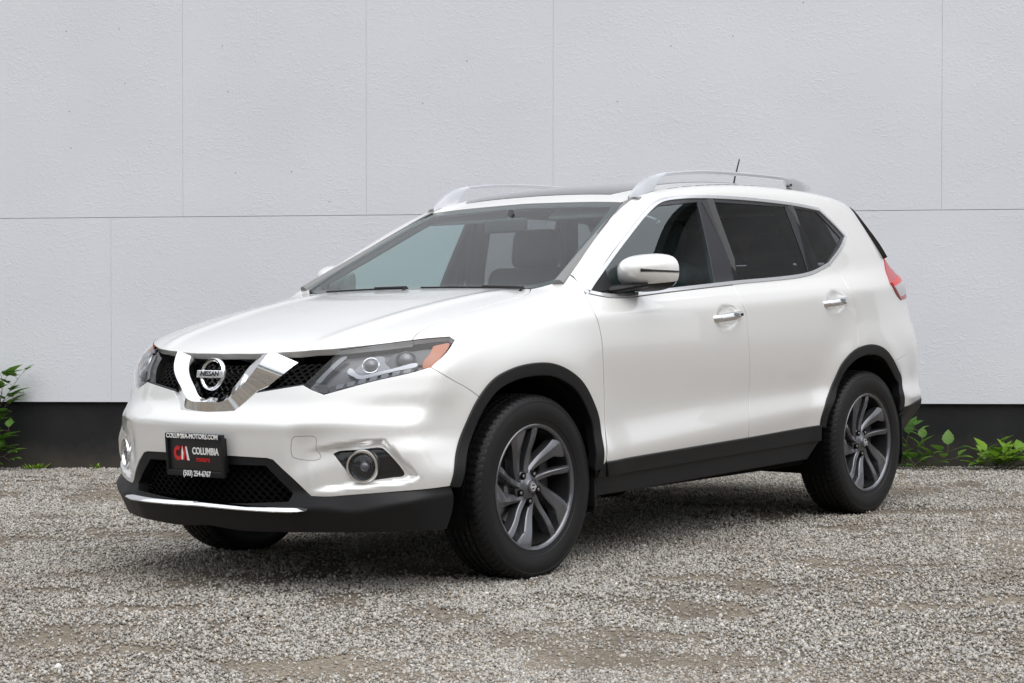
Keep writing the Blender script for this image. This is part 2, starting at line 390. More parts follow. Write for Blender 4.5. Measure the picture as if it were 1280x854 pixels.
def add_features(swoosh):
    sw=np.array(swoosh);S0=(sw[:,0]-np.hypot(0,0)+np.abs(sw[:,1]))/np.sqrt(2);Z0=sw[:,2];poly=np.stack([S0,Z0],1)
    lo=S0.min()
    def f(x,a,z):
        s=(x+a)/np.sqrt(2);r=np.zeros(x.shape)
        m=(x<-.3)&(a>.3)&(z>Z0.min()-.05)&(z<Z0.max()+.05)
        if m.any():
            sd=sdpoly(s[m],z[m],poly)
            r[m]=.026*sst(-.006,.022,sd)*sst(lo-.02,lo+.16,s[m])
        return r
    EXTRA.append(f)
    zl=spl([.30,.42,.56,.70,.86],[.60,.655,.715,.755,.775])       # ridge from the intake corner up towards the headlamp
    def rdg(x,a,z):
        dz=zl(a)-z;w=sst(.40,.50,a)*(1-sst(-.62,-.36,x))
        return (.020*sst(.0,.15,dz)*(1-.6*sst(.16,.26,dz)))*w
    EXTRA.append(rdg)
    def h(x,a,z):
        r=np.zeros(x.shape)
        for cx,cz in((1.372,1.000),(2.355,1.062)):
            q=np.hypot((x-cx)/.105,(z-cz-.10*(x-cx))/.062)
            r=r+.016*(1-sst(.45,1.0,q))*(a>.5)
        return r
    EXTRA.append(h)
def F(p):
    x,y,z=p[...,0],p[...,1],p[...,2]; a=np.sqrt(y*y+1e-6)
    gs=a-side(x,z)
    gt=(z-top(x,a))*.92
    gf=front(a,z)-x
    gr=x-rear(a,z)
    g=smax(gs,gt,.035+.055*(1-sst(0.,.55,x)))
    g=smax(g,gf*.9,.045)
    g=smax(g,gr*.9,.07)
    for e in EXTRA: g=g+e(x,a,z)
    return g
def grad(p,h=1e-3):
    g=np.zeros_like(p)
    for i in range(3):
        d=np.zeros(3);d[i]=h
        g[...,i]=F(p+d)-F(p-d)
    return g/np.maximum(np.linalg.norm(g,axis=-1,keepdims=True),1e-9)
def cast(o,d,t0=0.,tmax=30.,n=90):
    """march rays (o,d unit) from outside to F=0; returns points and hit mask"""
    t=np.zeros(d.shape[:-1])+t0
    o=np.broadcast_to(o,d.shape)
    for i in range(n):
        f=F(o+t[...,None]*d); t=np.minimum(t+np.clip(f*.75,-.3,.6),tmax)
    f=F(o+t[...,None]*d)
    return o+t[...,None]*d,np.abs(f)<2e-3

# outlines of the panels, points on the body in metres
O={
'hoodcut':[[-0.5274,-0.7253,0.937],[-0.5037,-0.7162,0.9484],[-0.459,-0.7006,0.9656],[-0.4013,-0.6939,0.9828],[-0.2852,-0.6938,1.0116],[-0.0891,-0.6904,1.053],[0.1041,-0.6961,1.0866],[0.1751,-0.7011,1.0992],[0.2472,-0.6731,1.1157],[0.2951,-0.6395,1.1277]],
'hoodlip':[[-0.8093,0.0763,0.888],[-0.7984,-0.1727,0.8902],[-0.7626,-0.3348,0.8973],[-0.7315,-0.4473,0.9043],[-0.6716,-0.555,0.914],[-0.6011,-0.6516,0.9252],[-0.5274,-0.7253,0.937]],
'hl':[[[-0.8172,-0.4411,0.7761],[-0.7726,-0.4911,0.8389],[-0.7028,-0.523,0.9023]],[[-0.7028,-0.523,0.9023],[-0.6028,-0.6532,0.9238],[-0.5312,-0.7274,0.9347],[-0.4112,-0.8098,0.9464]],[[-0.4112,-0.8098,0.9464],[-0.4063,-0.8302,0.9349]],[[-0.4063,-0.8302,0.9349],[-0.4729,-0.8452,0.8883],[-0.5459,-0.8289,0.8363]],[[-0.5459,-0.8289,0.8363],[-0.5965,-0.784,0.8179],[-0.695,-0.668,0.7856],[-0.7978,-0.5291,0.741]],[[-0.7978,-0.5291,0.741],[-0.8137,-0.4743,0.7611],[-0.8172,-0.4411,0.7761]]],
'ws_side':[[0.3851,-0.728,1.1622],[0.4834,-0.7123,1.2177],[0.6526,-0.671,1.3102],[0.8498,-0.6215,1.4143],[1.0568,-0.5648,1.5147]],
'ws_top':[[1.0568,-0.5648,1.5147],[1.0617,-0.3937,1.5253],[1.0644,-0.2103,1.531],[1.0693,0.0275,1.5349]],
'fend_pil':[[0.4073,-0.8491,1.0897],[0.4137,-0.8287,1.1193],[0.4062,-0.7982,1.1559],[0.431,-0.7348,1.1869]],
'doorF':[[0.406,-0.8342,1.1095],[0.3973,-0.8643,1.0699],[0.3882,-0.8945,1.0275],[0.4012,-0.9081,0.9721],[0.4111,-0.9121,0.9213],[0.4192,-0.9128,0.8387],[0.4352,-0.9042,0.7047],[0.44,-0.9031,0.5577],[0.4275,-0.9147,0.4188]],
'split':[[1.5223,-0.8407,1.1443],[1.5151,-0.8677,1.1075],[1.5113,-0.8989,1.0563],[1.5334,-0.9057,1.009],[1.5389,-0.9103,0.911],[1.582,-0.8857,0.6546],[1.5559,-0.9018,0.5104],[1.5631,-0.8901,0.4459]],
'rdoor':[[2.4605,-0.8223,1.2398],[2.5048,-0.8375,1.2061],[2.5197,-0.8628,1.1699],[2.5154,-0.8887,1.1336],[2.5226,-0.9064,1.087],[2.552,-0.9116,1.0051],[2.5542,-0.9184,0.9308],[2.538,-0.928,0.828]],
'archR':[[2.2009,-0.9024,0.466],[2.2055,-0.9114,0.5162],[2.2333,-0.917,0.5728],[2.2932,-0.9053,0.628],[2.3371,-0.908,0.6847],[2.3812,-0.9174,0.7458],[2.4504,-0.9242,0.7947],[2.5262,-0.9277,0.8243],[2.6235,-0.929,0.8394],[2.7008,-0.9281,0.84],[2.782,-0.9256,0.8283],[2.8594,-0.9209,0.8016],[2.9251,-0.9136,0.765],[3.0014,-0.901,0.7131],[3.0701,-0.8881,0.6567],[3.0663,-0.8983,0.5905],[3.0873,-0.8912,0.5104]],
'archF':[[-0.5068,-0.8935,0.3996],[-0.4775,-0.8936,0.5002],[-0.4287,-0.8866,0.5933],[-0.3599,-0.8948,0.7001],[-0.2733,-0.9039,0.7776],[-0.1631,-0.9109,0.8162],[-0.0467,-0.9149,0.8314],[0.0736,-0.9171,0.8276],[0.1793,-0.9176,0.7983],[0.2679,-0.915,0.7505],[0.3395,-0.9086,0.6799],[0.3925,-0.9022,0.5981],[0.403,-0.9073,0.5178],[0.4032,-0.9076,0.3976]],
'bumpfend':[[-0.5445,-0.8297,0.8372],[-0.5143,-0.8613,0.8099],[-0.4702,-0.8772,0.784],[-0.4099,-0.8874,0.7559],[-0.3474,-0.8964,0.719]],
'doorbot':[[0.4275,-0.9147,0.4188],[1.5631,-0.8901,0.4459],[2.2009,-0.9024,0.466]],
'cladbot':[[0.452,-0.9012,0.3609],[1.5739,-0.8804,0.3809],[2.2099,-0.8942,0.3937]],
'rockbot':[[0.4339,-0.885,0.2881],[1.2132,-0.8751,0.3031],[2.08,-0.8711,0.3113]],
'dlo_bot':[[0.406,-0.8342,1.1095],[0.4897,-0.8495,1.0959],[0.5573,-0.8572,1.089],[0.7032,-0.8594,1.0919],[0.9512,-0.8529,1.1085],[1.5223,-0.8407,1.1443],[2.229,-0.8367,1.1905],[2.4602,-0.8216,1.2418]],
'dlo_rear':[[2.4602,-0.8216,1.2418],[2.6595,-0.7857,1.3376],[2.7465,-0.7599,1.393]],
'dlo_rear2':[[2.7465,-0.7599,1.393],[2.6532,-0.7363,1.4645],[2.5475,-0.7097,1.5349]],
'dlo_top':[[2.5475,-0.7097,1.5349],[2.2892,-0.6975,1.554],[1.8903,-0.6804,1.5648],[1.5512,-0.6733,1.561],[1.3628,-0.6719,1.5514],[1.1854,-0.6745,1.5285],[1.0501,-0.6974,1.4765],[0.7988,-0.7501,1.3427],[0.5906,-0.7943,1.2233],[0.406,-0.8342,1.1095]],
'vchr':[[[-0.8766,0.0185,0.7262],[-0.8765,-0.0581,0.7246],[-0.8712,-0.0839,0.7385]],[[-0.8712,-0.0839,0.7385],[-0.8546,-0.1428,0.7993],[-0.8031,-0.1942,0.8828]],[[-0.8031,-0.1942,0.8828],[-0.7692,-0.3435,0.8897]],[[-0.7692,-0.3435,0.8897],[-0.8257,-0.3084,0.8212],[-0.8595,-0.2288,0.7453],[-0.8964,-0.1515,0.6784]],[[-0.8964,-0.1515,0.6784],[-0.9039,-0.0827,0.6733],[-0.9065,-0.0116,0.6717]]],
'grille_bot':[[-0.8172,-0.4411,0.7761],[-0.8595,-0.2288,0.7453]],
'intake':[[[-0.9313,-0.0196,0.5107],[-0.9262,-0.1588,0.5111],[-0.9075,-0.3378,0.5088]],[[-0.9075,-0.3378,0.5088],[-0.903,-0.3649,0.5033]],[[-0.903,-0.3649,0.5033],[-0.8826,-0.4432,0.4368],[-0.8531,-0.5072,0.3705]]],
'whitebot':[[-0.8531,-0.5072,0.3705],[-0.8234,-0.568,0.3693],[-0.7901,-0.6283,0.3751],[-0.6838,-0.7886,0.3885],[-0.5068,-0.8935,0.3996]],
'clad_low':[[-0.8932,-0.0015,0.2396],[-0.8842,-0.1829,0.2274],[-0.8652,-0.3572,0.2323],[-0.81,-0.5518,0.2363],[-0.6697,-0.7726,0.2379],[-0.4951,-0.8607,0.2357]],
'mesh':[[-0.9287,-0.0113,0.4767],[-0.9069,-0.3259,0.4792],[-0.8748,-0.438,0.3785],[-0.8728,-0.4228,0.3524],[-0.9058,0.0139,0.3256]],
'strip':[[-0.9055,-0.0355,0.3253],[-0.8913,-0.2582,0.3213],[-0.8478,-0.4967,0.3233]],
'fogbez':[[-0.8315,-0.5856,0.5254],[-0.8219,-0.6028,0.5355],[-0.7877,-0.6587,0.5411],[-0.7347,-0.7364,0.5491],[-0.7263,-0.7482,0.5446],[-0.6756,-0.81,0.4517],[-0.6788,-0.8048,0.4401],[-0.7019,-0.7747,0.4347],[-0.7744,-0.6675,0.4254],[-0.7875,-0.648,0.4328]],
'swoosh':[[-0.8747,-0.4999,0.5441],[-0.7871,-0.6587,0.5702],[-0.7192,-0.7542,0.5807],[-0.6324,-0.8528,0.4357],[-0.6735,-0.8073,0.4165],[-0.7817,-0.6498,0.4003],[-0.8546,-0.509,0.3818]],
'tow':[[-0.8875,-0.4643,0.5921],[-0.8599,-0.5356,0.5926],[-0.857,-0.5408,0.5853],[-0.8569,-0.5397,0.5444],[-0.8488,-0.5537,0.5239],[-0.8506,-0.5491,0.5121],[-0.8612,-0.5267,0.5062],[-0.8834,-0.4665,0.5112],[-0.8883,-0.4489,0.5197],[-0.8902,-0.4522,0.5816]],
'tail':[[[3.1849,-0.7385,1.273],[6.8513,1.0985,1.3811]],[[6.8513,1.0985,1.3811],[6.8764,1.0531,1.3073],[6.8948,1.0204,1.1992],[3.328,-0.7894,1.0755]],[[3.328,-0.7894,1.0755],[3.1232,-0.8457,1.0683]],[[3.1232,-0.8457,1.0683],[2.9662,-0.8624,1.1396]],[[2.9662,-0.8624,1.1396],[3.0628,-0.8044,1.2068],[3.1849,-0.7385,1.273]]],
'rbump_top':[[2.9632,-0.9097,0.7515],[3.1282,-0.8874,0.7797],[3.3157,-0.8571,0.8041]],
'rbump_bot':[[3.0873,-0.8912,0.5104],[3.3565,-0.8515,0.5452]],
'ditch':[[1.0757,-0.5602,1.5228],[1.1794,-0.5312,1.5605],[1.3708,-0.4645,1.6049],[1.6262,-0.366,1.6403],[6.0306,2.4376,2.0123],[6.1299,2.2865,2.0109],[6.2915,2.0336,1.988],[6.4477,1.7795,1.948],[6.5749,1.5654,1.8941]],
'cladcrease':[[-0.8327,-0.5354,0.3315],[-0.7816,-0.6236,0.3171],[-0.7327,-0.7044,0.3288],[-0.6144,-0.8551,0.376]],
'gl_F':[[0.4604,-0.8347,1.1159],[0.6356,-0.7907,1.2372],[0.9983,-0.7165,1.4369],[1.1581,-0.6927,1.4999],[1.4796,-0.688,1.5289],[1.3935,-0.838,1.1441],[1.027,-0.8434,1.1241],[0.7175,-0.8495,1.1054],[0.5762,-0.8479,1.1024]],
'gl_R':[[1.6241,-0.6886,1.5343],[2.2331,-0.7054,1.532],[2.2397,-0.8303,1.2043],[1.5572,-0.8336,1.1577]],
'gl_Q':[[2.3022,-0.709,1.5292],[2.52,-0.7186,1.5147],[2.6779,-0.7672,1.3839],[2.435,-0.8188,1.2495],[2.2397,-0.8303,1.2043]],
'amber':[[-0.4904,-0.8014,0.9185],[-0.4609,-0.815,0.9239],[-0.4315,-0.8275,0.9274],[-0.4516,-0.8371,0.9099],[-0.4758,-0.8409,0.8917],[-0.5127,-0.8389,0.8632],[-0.542,-0.8305,0.8397],[-0.5541,-0.8209,0.8365],[-0.5632,-0.812,0.8357],[-0.5542,-0.8045,0.8592],[-0.5247,-0.8093,0.8863]],
'drl':[[-0.7226,-0.5847,0.8426],[-0.733,-0.5839,0.8253],[-0.7251,-0.6074,0.8115],[-0.7168,-0.6271,0.8013],[-0.6832,-0.6718,0.8107],[-0.6374,-0.7259,0.8279],[-0.5739,-0.7914,0.8486],[-0.5713,-0.7866,0.8581],[-0.6341,-0.7231,0.8383],[-0.6802,-0.6692,0.8217],[-0.7102,-0.6295,0.8133],[-0.7178,-0.6077,0.8265],[-0.7178,-0.5954,0.84]],
'bowl1':[[-0.7157,-0.599,0.84],[-0.6816,-0.616,0.8746],[-0.656,-0.634,0.8917],[-0.6299,-0.6721,0.8937],[-0.6409,-0.6887,0.8662],[-0.6397,-0.7113,0.8435],[-0.6794,-0.6686,0.8242],[-0.7094,-0.6288,0.8163],[-0.7151,-0.6121,0.8264]],
'bowl2':[[-0.5971,-0.6974,0.9082],[-0.5583,-0.7378,0.9149],[-0.4926,-0.7919,0.9236],[-0.5139,-0.8035,0.9012],[-0.5502,-0.8044,0.8641],[-0.5694,-0.7876,0.8595],[-0.6332,-0.7224,0.8408],[-0.6387,-0.6969,0.8611],[-0.6185,-0.6926,0.8909]],
'ledbar':[[-0.7799,-0.5405,0.7743],[-0.7518,-0.5835,0.7819],[-0.6923,-0.6663,0.7969],[-0.6404,-0.7285,0.8169],[-0.5882,-0.7803,0.8408],[-0.5873,-0.7862,0.8338],[-0.5999,-0.7802,0.8175],[-0.6942,-0.6679,0.7884],[-0.755,-0.5864,0.7679],[-0.7872,-0.5415,0.7524]],
'inner_edge':[[-0.7999,-0.4791,0.7936],[-0.7708,-0.5044,0.8334],[-0.7109,-0.5355,0.8903],[-0.701,-0.5508,0.8927],[-0.7482,-0.5321,0.8481],[-0.7745,-0.5148,0.8184],[-0.7958,-0.4962,0.7885]],
'rub':[[-0.8067,-0.4819,0.7736],[-0.7932,-0.5113,0.7785],[-0.7839,-0.5372,0.7684],[-0.79,-0.5358,0.7534],[-0.8002,-0.5175,0.7511]],
'proj1':[-0.6745,-0.6453,0.8593],
'proj2':[-0.5889,-0.7476,0.8776],
'fogc':[-0.7684,-0.6855,0.4825],
'handleF0':[1.2562,-0.9074,0.9801],
'handleF1':[1.4985,-0.9061,1.0021],
'handleR0':[2.2017,-0.9074,1.0559],
'handleR1':[2.4274,-0.9093,1.0664],
'plate_tl':[-0.9288,0.1743,0.5866],
'plate_br':[-0.9205,-0.144,0.4349],
}

# ---------------------------------------------------------------- ground and wall
def structure(o,kind='structure'): o['kind']=kind;return o
WA=np.array([2.04972,5.46607,0.]);WE=np.array([.50365,-.86391,0.]);WU=np.array([.00725,-.01244,.99990]);WN=np.array([-.86391,-.50365,0.])
def wp(s,t,out=0.): return WA+WE*s+WU*t+WN*out
gm=mat('gravel_dirt',(.2,.17,.14),.95,spec=.2)
def ground_material():
    N,L,b=nodes(gm);t=N.new('ShaderNodeTexCoord')
    v=N.new('ShaderNodeTexVoronoi');v.inputs['Scale'].default_value=140;L.new(t.outputs['Object'],v.inputs['Vector'])
    cr=N.new('ShaderNodeValToRGB');e=cr.color_ramp.elements;e[0].position=0;e[0].color=(.105,.085,.064,1);e[1].position=1;e[1].color=(.29,.25,.20,1)
    L.new(v.outputs['Color'],cr.inputs['Fac'])
    n=N.new('ShaderNodeTexNoise');n.inputs['Scale'].default_value=1.7;n.inputs['Detail'].default_value=6;L.new(t.outputs['Object'],n.inputs['Vector'])
    mr=N.new('ShaderNodeMapRange');mr.inputs[1].default_value=.35;mr.inputs[2].default_value=.65;mr.inputs[3].default_value=.7;mr.inputs[4].default_value=1.1;L.new(n.outputs['Fac'],mr.inputs[0])
    mu=N.new('ShaderNodeVectorMath');mu.operation='SCALE';L.new(cr.outputs[0],mu.inputs[0]);L.new(mr.outputs[0],mu.inputs['Scale']);L.new(mu.outputs[0],b.inputs['Base Color'])
    bp=N.new('ShaderNodeBump');bp.inputs['Strength'].default_value=.8;bp.inputs['Distance'].default_value=.006;L.new(v.outputs['Distance'],bp.inputs['Height']);bp.invert=True;L.new(bp.outputs[0],b.inputs['Normal'])
ground_material()
def make_ground():
    xs=np.concatenate([[-400,-120,-40],np.arange(-14,14.01,.35),[40,120,400]])
    X,Y=np.meshgrid(xs,xs,indexing='ij');Z=.004*np.sin(X*1.7+1)*np.cos(Y*1.3)*(np.hypot(X,Y)<20)
    n=len(xs);V=np.stack([X.ravel(),Y.ravel(),Z.ravel()-.004],1);Fc=[(i*n+j,(i+1)*n+j,(i+1)*n+j+1,i*n+j+1) for i in range(n-1) for j in range(n-1)]
    return structure(mesh('gravel_ground',V,Fc,gm))
make_ground()
def vnoise(x,y,seed):
    r=np.random.default_rng(seed).random((64,64));xi=np.floor(x).astype(int);yi=np.floor(y).astype(int);fx=x-xi;fy=y-yi;fx=fx*fx*(3-2*fx);fy=fy*fy*(3-2*fy)
    g=lambda a,b:r[a%64,b%64]
    return (g(xi,yi)*(1-fx)+g(xi+1,yi)*fx)*(1-fy)+(g(xi,yi+1)*(1-fx)+g(xi+1,yi+1)*fx)*fy
def bare(x,y):
    """where the stones are worn away: long streaks along the way cars drive"""
    c,s=.60,-.80;u=x*c+y*s;v=-x*s*1+y*c
    q=.30*vnoise(u*.9+3,v*1.4,3)+.35*vnoise(u*2.3,v*3.1+9,4)+.35*vnoise(u*6.+5,v*7.,6)
    for px,py,rx,ry,k in((-.30,-1.92,.16,.16,.42),(-.72,-2.15,.22,.10,.25),(-1.36,-.17,.34,.05,.40),(-1.72,-1.48,.30,.10,.22),(2.9,-1.2,.35,.10,.25),(1.08,-1.95,.40,.06,.25),(1.05,-1.6,.25,.07,.20),(-.88,-1.19,.2,.08,.2),(-.2,-2.8,.3,.12,.2),(1.3,2.9,.5,.16,.2),(-1.3,.5,.3,.1,.22)):
        a=(x-px)*.62-(y-py)*.78;b=(x-px)*.78+(y-py)*.62;q=q+k*np.exp(-(a/rx)**2-(b/ry)**2)
    return q
def make_stones(n,seed):
    rg=np.random.default_rng(seed)
    c=np.array([-5.596,-5.30]);f=np.array([.778,.628]);r=np.array([.628,-.778])
    # spread over the part of the lot in front of the lens, thinner with distance
    d=3.2+(rg.random(n*3)**.85)*10.6;e_=rg.random(n*3)*2-1;w=.5*np.sign(e_)*np.abs(e_)**1.25*(1.15*d+2.6);p=c+d[:,None]*f+w[:,None]*r
    keep=(((p-WA[:2])@WN[:2])>.02);b=bare(p[:,0],p[:,1]);keep&=rg.random(n*3)<np.clip((.74-b)/.22,.13,1.)
    p=p[keep][:n];b=b[keep][:n];n=len(p);dd=np.linalg.norm(p-c,axis=1)
    sz=(.0030+.0046*rg.random(n)**2.0)*(1+.035*np.maximum(dd-6,0));sz[rg.random(n)<.012]*=1.7
    cube=np.array([[x,y,z] for x in(-1,1) for y in(-1,1) for z in(-1,1)],float)/1.5
    V=cube[None]*(1+.55*(rg.random((n,8,3))-.5))*np.array([1.2,.95,.58])
    q=rg.normal(size=(n,4));q/=np.linalg.norm(q,axis=1,keepdims=True);w_,x,y,z=q.T
    R=np.stack([1-2*(y*y+z*z),2*(x*y-z*w_),2*(x*z+y*w_),2*(x*y+z*w_),1-2*(x*x+z*z),2*(y*z-x*w_),2*(x*z-y*w_),2*(y*z+x*w_),1-2*(x*x+y*y)],1).reshape(n,3,3)
    V=np.einsum('nij,nkj->nki',R,V)*sz[:,None,None];V+=np.concatenate([p,(sz*.12-.002+.004*rg.random(n)**2)[:,None]],1)[:,None]
    Fq=np.array([[0,1,3,2],[4,6,7,5],[0,4,5,1],[2,3,7,6],[0,2,6,4],[1,5,7,3]]);Fc=(Fq[None]+np.arange(n)[:,None,None]*8).reshape(-1)
    me=bpy.data.meshes.new('gravel_stones');me.vertices.add(n*8);me.vertices.foreach_set('co',V.astype(np.float32).ravel());me.loops.add(len(Fc));me.loops.foreach_set('vertex_index',Fc.astype(np.int32))
    me.polygons.add(n*6);me.polygons.foreach_set('loop_start',np.arange(0,n*24,4,dtype=np.int32));me.update(calc_edges=True)
    me.materials.append(sm);o=link('gravel_stones',me);o['kind']='stuff';return o
sm=mat('gravel_stone',(.3,.29,.27),.85,spec=.3)
def stone_material():
    N,L,b=nodes(sm);g=N.new('ShaderNodeNewGeometry');cr=N.new('ShaderNodeValToRGB');e=cr.color_ramp.elements
    e[0].position=0;e[0].color=(.18,.168,.152,1);e[1].position=1;e[1].color=(.66,.635,.59,1)
    for ps,c in((.2,(.31,.295,.27)),(.45,(.415,.40,.372)),(.62,(.33,.28,.22)),(.72,(.49,.468,.435)),(.86,(.51,.47,.41)),(.93,(.27,.27,.275))):
        k=e.new(ps);k.color=(*c,1)
    L.new(g.outputs['Random Per Island'],cr.inputs['Fac'])
    t=N.new('ShaderNodeTexCoord');n=N.new('ShaderNodeTexNoise');n.inputs['Scale'].default_value=1.1;n.inputs['Detail'].default_value=6;n.inputs['Roughness'].default_value=.6;L.new(t.outputs['Object'],n.inputs['Vector'])
    r=N.new('ShaderNodeMapRange');r.inputs[1].default_value=.50;r.inputs[2].default_value=.68;r.inputs[3].default_value=0.;r.inputs[4].default_value=.62;L.new(n.outputs['Fac'],r.inputs[0])
    x=N.new('ShaderNodeMix');x.data_type='RGBA';x.inputs[7].default_value=(.20,.165,.125,1);L.new(r.outputs[0],x.inputs[0]);L.new(cr.outputs[0],x.inputs[6]);L.new(x.outputs[2],b.inputs['Base Color'])
stone_material();make_stones(470000,11)

building=thing('building','long low building with a white stucco wall above a black base','building',tuple(WA))
BI=Matrix.Translation(-Vector(WA))
def stucco():
    m=mat('white_painted_stucco',(.70,.70,.715),.75,spec=.3);N,L,b=nodes(m);t=N.new('ShaderNodeTexCoord')
    mp=N.new('ShaderNodeMapping');mp.inputs['Rotation'].default_value=(0,0,-math.atan2(WE[1],WE[0]));mp.vector_type='POINT';L.new(t.outputs['Object'],mp.inputs['Vector'])
    m2=N.new('ShaderNodeMapping');m2.inputs['Scale'].default_value=(1.,1.,1.5);L.new(mp.outputs[0],m2.inputs['Vector'])
    n1=N.new('ShaderNodeTexNoise');n1.inputs['Scale'].default_value=30;n1.inputs['Detail'].default_value=3;n1.inputs['Distortion'].default_value=1.2;L.new(m2.outputs[0],n1.inputs['Vector'])
    r1=N.new('ShaderNodeMapRange');r1.inputs[1].default_value=.50;r1.inputs[2].default_value=.64;L.new(n1.outputs['Fac'],r1.inputs[0])
    n2=N.new('ShaderNodeTexNoise');n2.inputs['Scale'].default_value=75;n2.inputs['Detail'].default_value=3;L.new(t.outputs['Object'],n2.inputs['Vector'])
    ad=N.new('ShaderNodeMath');ad.operation='MULTIPLY_ADD';ad.inputs[1].default_value=.35;L.new(n2.outputs['Fac'],ad.inputs[0]);L.new(r1.outputs[0],ad.inputs[2])
    n4=N.new('ShaderNodeTexNoise');n4.inputs['Scale'].default_value=2.2;n4.inputs['Detail'].default_value=2;L.new(m2.outputs[0],n4.inputs['Vector'])
    mm=N.new('ShaderNodeMapRange');mm.inputs[1].default_value=.35;mm.inputs[2].default_value=.65;mm.inputs[3].default_value=.35;mm.inputs[4].default_value=1.;L.new(n4.outputs['Fac'],mm.inputs[0])
    mul=N.new('ShaderNodeMath');mul.operation='MULTIPLY';L.new(ad.outputs[0],mul.inputs[0]);L.new(mm.outputs[0],mul.inputs[1])
    bp=N.new('ShaderNodeBump');bp.inputs['Strength'].default_value=.42;bp.inputs['Distance'].default_value=.0018;L.new(mul.outputs[0],bp.inputs['Height']);L.new(bp.outputs[0],b.inputs['Normal'])
    n3=N.new('ShaderNodeTexNoise');n3.inputs['Scale'].default_value=.9;n3.inputs['Detail'].default_value=5;L.new(m2.outputs[0],n3.inputs['Vector'])
    cr=N.new('ShaderNodeValToRGB');e=cr.color_ramp.elements;e[0].position=.3;e[0].color=(.66,.672,.715,1);e[1].position=.7;e[1].color=(.705,.715,.755,1);L.new(n3.outputs['Fac'],cr.inputs['Fac']);L.new(cr.outputs[0],b.inputs['Base Color'])
    return m
M['stucco']=stucco()
M['plinth']=bump(mottle(mat('black_painted_concrete',(.012,.012,.013),.7,spec=.3),3,(.010,.010,.012),(.017,.017,.018)),70,.3,.003)
def plinth_dust(m):
    N,L,b=nodes(m);src=b.inputs['Base Color'].links[0].from_socket;t=N.new('ShaderNodeTexCoord');sp=N.new('ShaderNodeSeparateXYZ');L.new(t.outputs['Object'],sp.inputs[0])
    n=N.new('ShaderNodeTexNoise');n.inputs['Scale'].default_value=7;n.inputs['Detail'].default_value=6;L.new(t.outputs['Object'],n.inputs['Vector'])
    a=N.new('ShaderNodeMath');a.operation='MULTIPLY_ADD';a.inputs[1].default_value=-.28;L.new(n.outputs['Fac'],a.inputs[0]);L.new(sp.outputs['Z'],a.inputs[2])
    r=N.new('ShaderNodeMapRange');r.inputs[1].default_value=-.16;r.inputs[2].default_value=.06;r.inputs[3].default_value=.75;r.inputs[4].default_value=0.;L.new(a.outputs[0],r.inputs[0])
    x=N.new('ShaderNodeMix');x.data_type='RGBA';x.inputs[7].default_value=(.075,.065,.052,1);L.new(r.outputs[0],x.inputs[0]);L.new(src,x.inputs[6]);L.new(x.outputs[2],b.inputs['Base Color'])
plinth_dust(M['plinth'])
def make_wall():
    # boards of the cladding with open joints between them
    b0=lambda s:.461-.0087*s;b1=lambda s:1.728-.0131*s;g=.0006
    up=[-9.,-1.16,1.338,2.615,3.875,6.376,8.6];lo=[-9.,-1.7,.824,3.35,8.6]
    mb=MB();W=lambda s,t,o:wp(s,t,o)-WA
    def board(s0,s1,f0,f1,top=None):
        s0+=g*.5;s1-=g*.5;a,b=f0(s0)+0,f0(s1);c,d=f1(s0),f1(s1)
        e=.0009
        fr=[W(s0+e,a+e,.03),W(s1-e,b+e,.03),W(s1-e,d-e,.03),W(s0+e,c-e,.03)];md=[W(s0,a,.028),W(s1,b,.028),W(s1,d,.028),W(s0,c,.028)];bk=[W(s0,a,.006),W(s1,b,.006),W(s1,d,.006),W(s0,c,.006)]
        Fc=[(0,1,2,3)]+[(4+i,4+(i+1)%4,(i+1)%4,i) for i in range(4)]+[(8+i,8+(i+1)%4,4+(i+1)%4,4+i) for i in range(4)]
        mb.add(fr+md+bk,Fc)
    for a,b in zip(up[:-1],up[1:]): board(a,b,lambda s:b1(s)+.0016,lambda s:7.)
    for a,b in zip(lo[:-1],lo[1:]): board(a,b,b0,lambda s:b1(s)-.0016)
    o=mesh('stucco_cladding',mb.V,mb.F,M['stucco'],building,False)
    k=MB();P=[W(s,t,q) for s in(-9.,8.6) for t in(-.3,7.) for q in(0.,-6.)];k.add(P,[(0,2,3,1),(4,5,7,6),(0,1,5,4),(2,6,7,3),(0,4,6,2),(1,3,7,5)])
    o=k.build('wall_base',M['plinth'],building)
    k=MB();P=[W(s,t,q) for s in(-9.05,8.65) for t in(7.,7.12) for q in(.08,-6.05)];k.add(P,[(0,2,3,1),(4,5,7,6),(0,1,5,4),(2,6,7,3),(0,4,6,2),(1,3,7,5)])
    k.build('roof_coping',M['silver'],building)
    # nail heads
    bk=[W(-8.99,b0(-8.99)+.012,.022),W(8.59,b0(8.59)+.012,.022),W(8.59,6.99,.022),W(-8.99,6.99,.022)];mesh('joint_filler',bk,[(0,1,2,3)],mat('grey_joint_filler',(.42,.42,.43),.9),building,False)
    k=MB();k.add([WE*.0038*math.cos(a)+WU*.0038*math.sin(a) for a in np.linspace(0,6.283,8,endpoint=False)],[tuple(range(8))])
    nm=mat('rusty_nail',(.16,.14,.14),.7);nail=None
    for s,t in((.51,3.0),(.89,3.0),(.53,2.45),(.93,2.63),(.54,2.2),(1.62,2.86),(1.66,2.55),(1.71,2.0),(2.1,2.0),(2.36,1.79),(3.3,2.7),(4.65,2.75),(5.05,2.8),(4.3,2.4),(5.5,3.0),(3.0,2.43)):
        if nail is None: nail=mesh('nail_head',k.V,k.F,nm,building,False);o=nail
        else: o=nail.copy();COL.objects.link(o);o.parent=building
        o.location=W(s,t,.031)
make_wall()

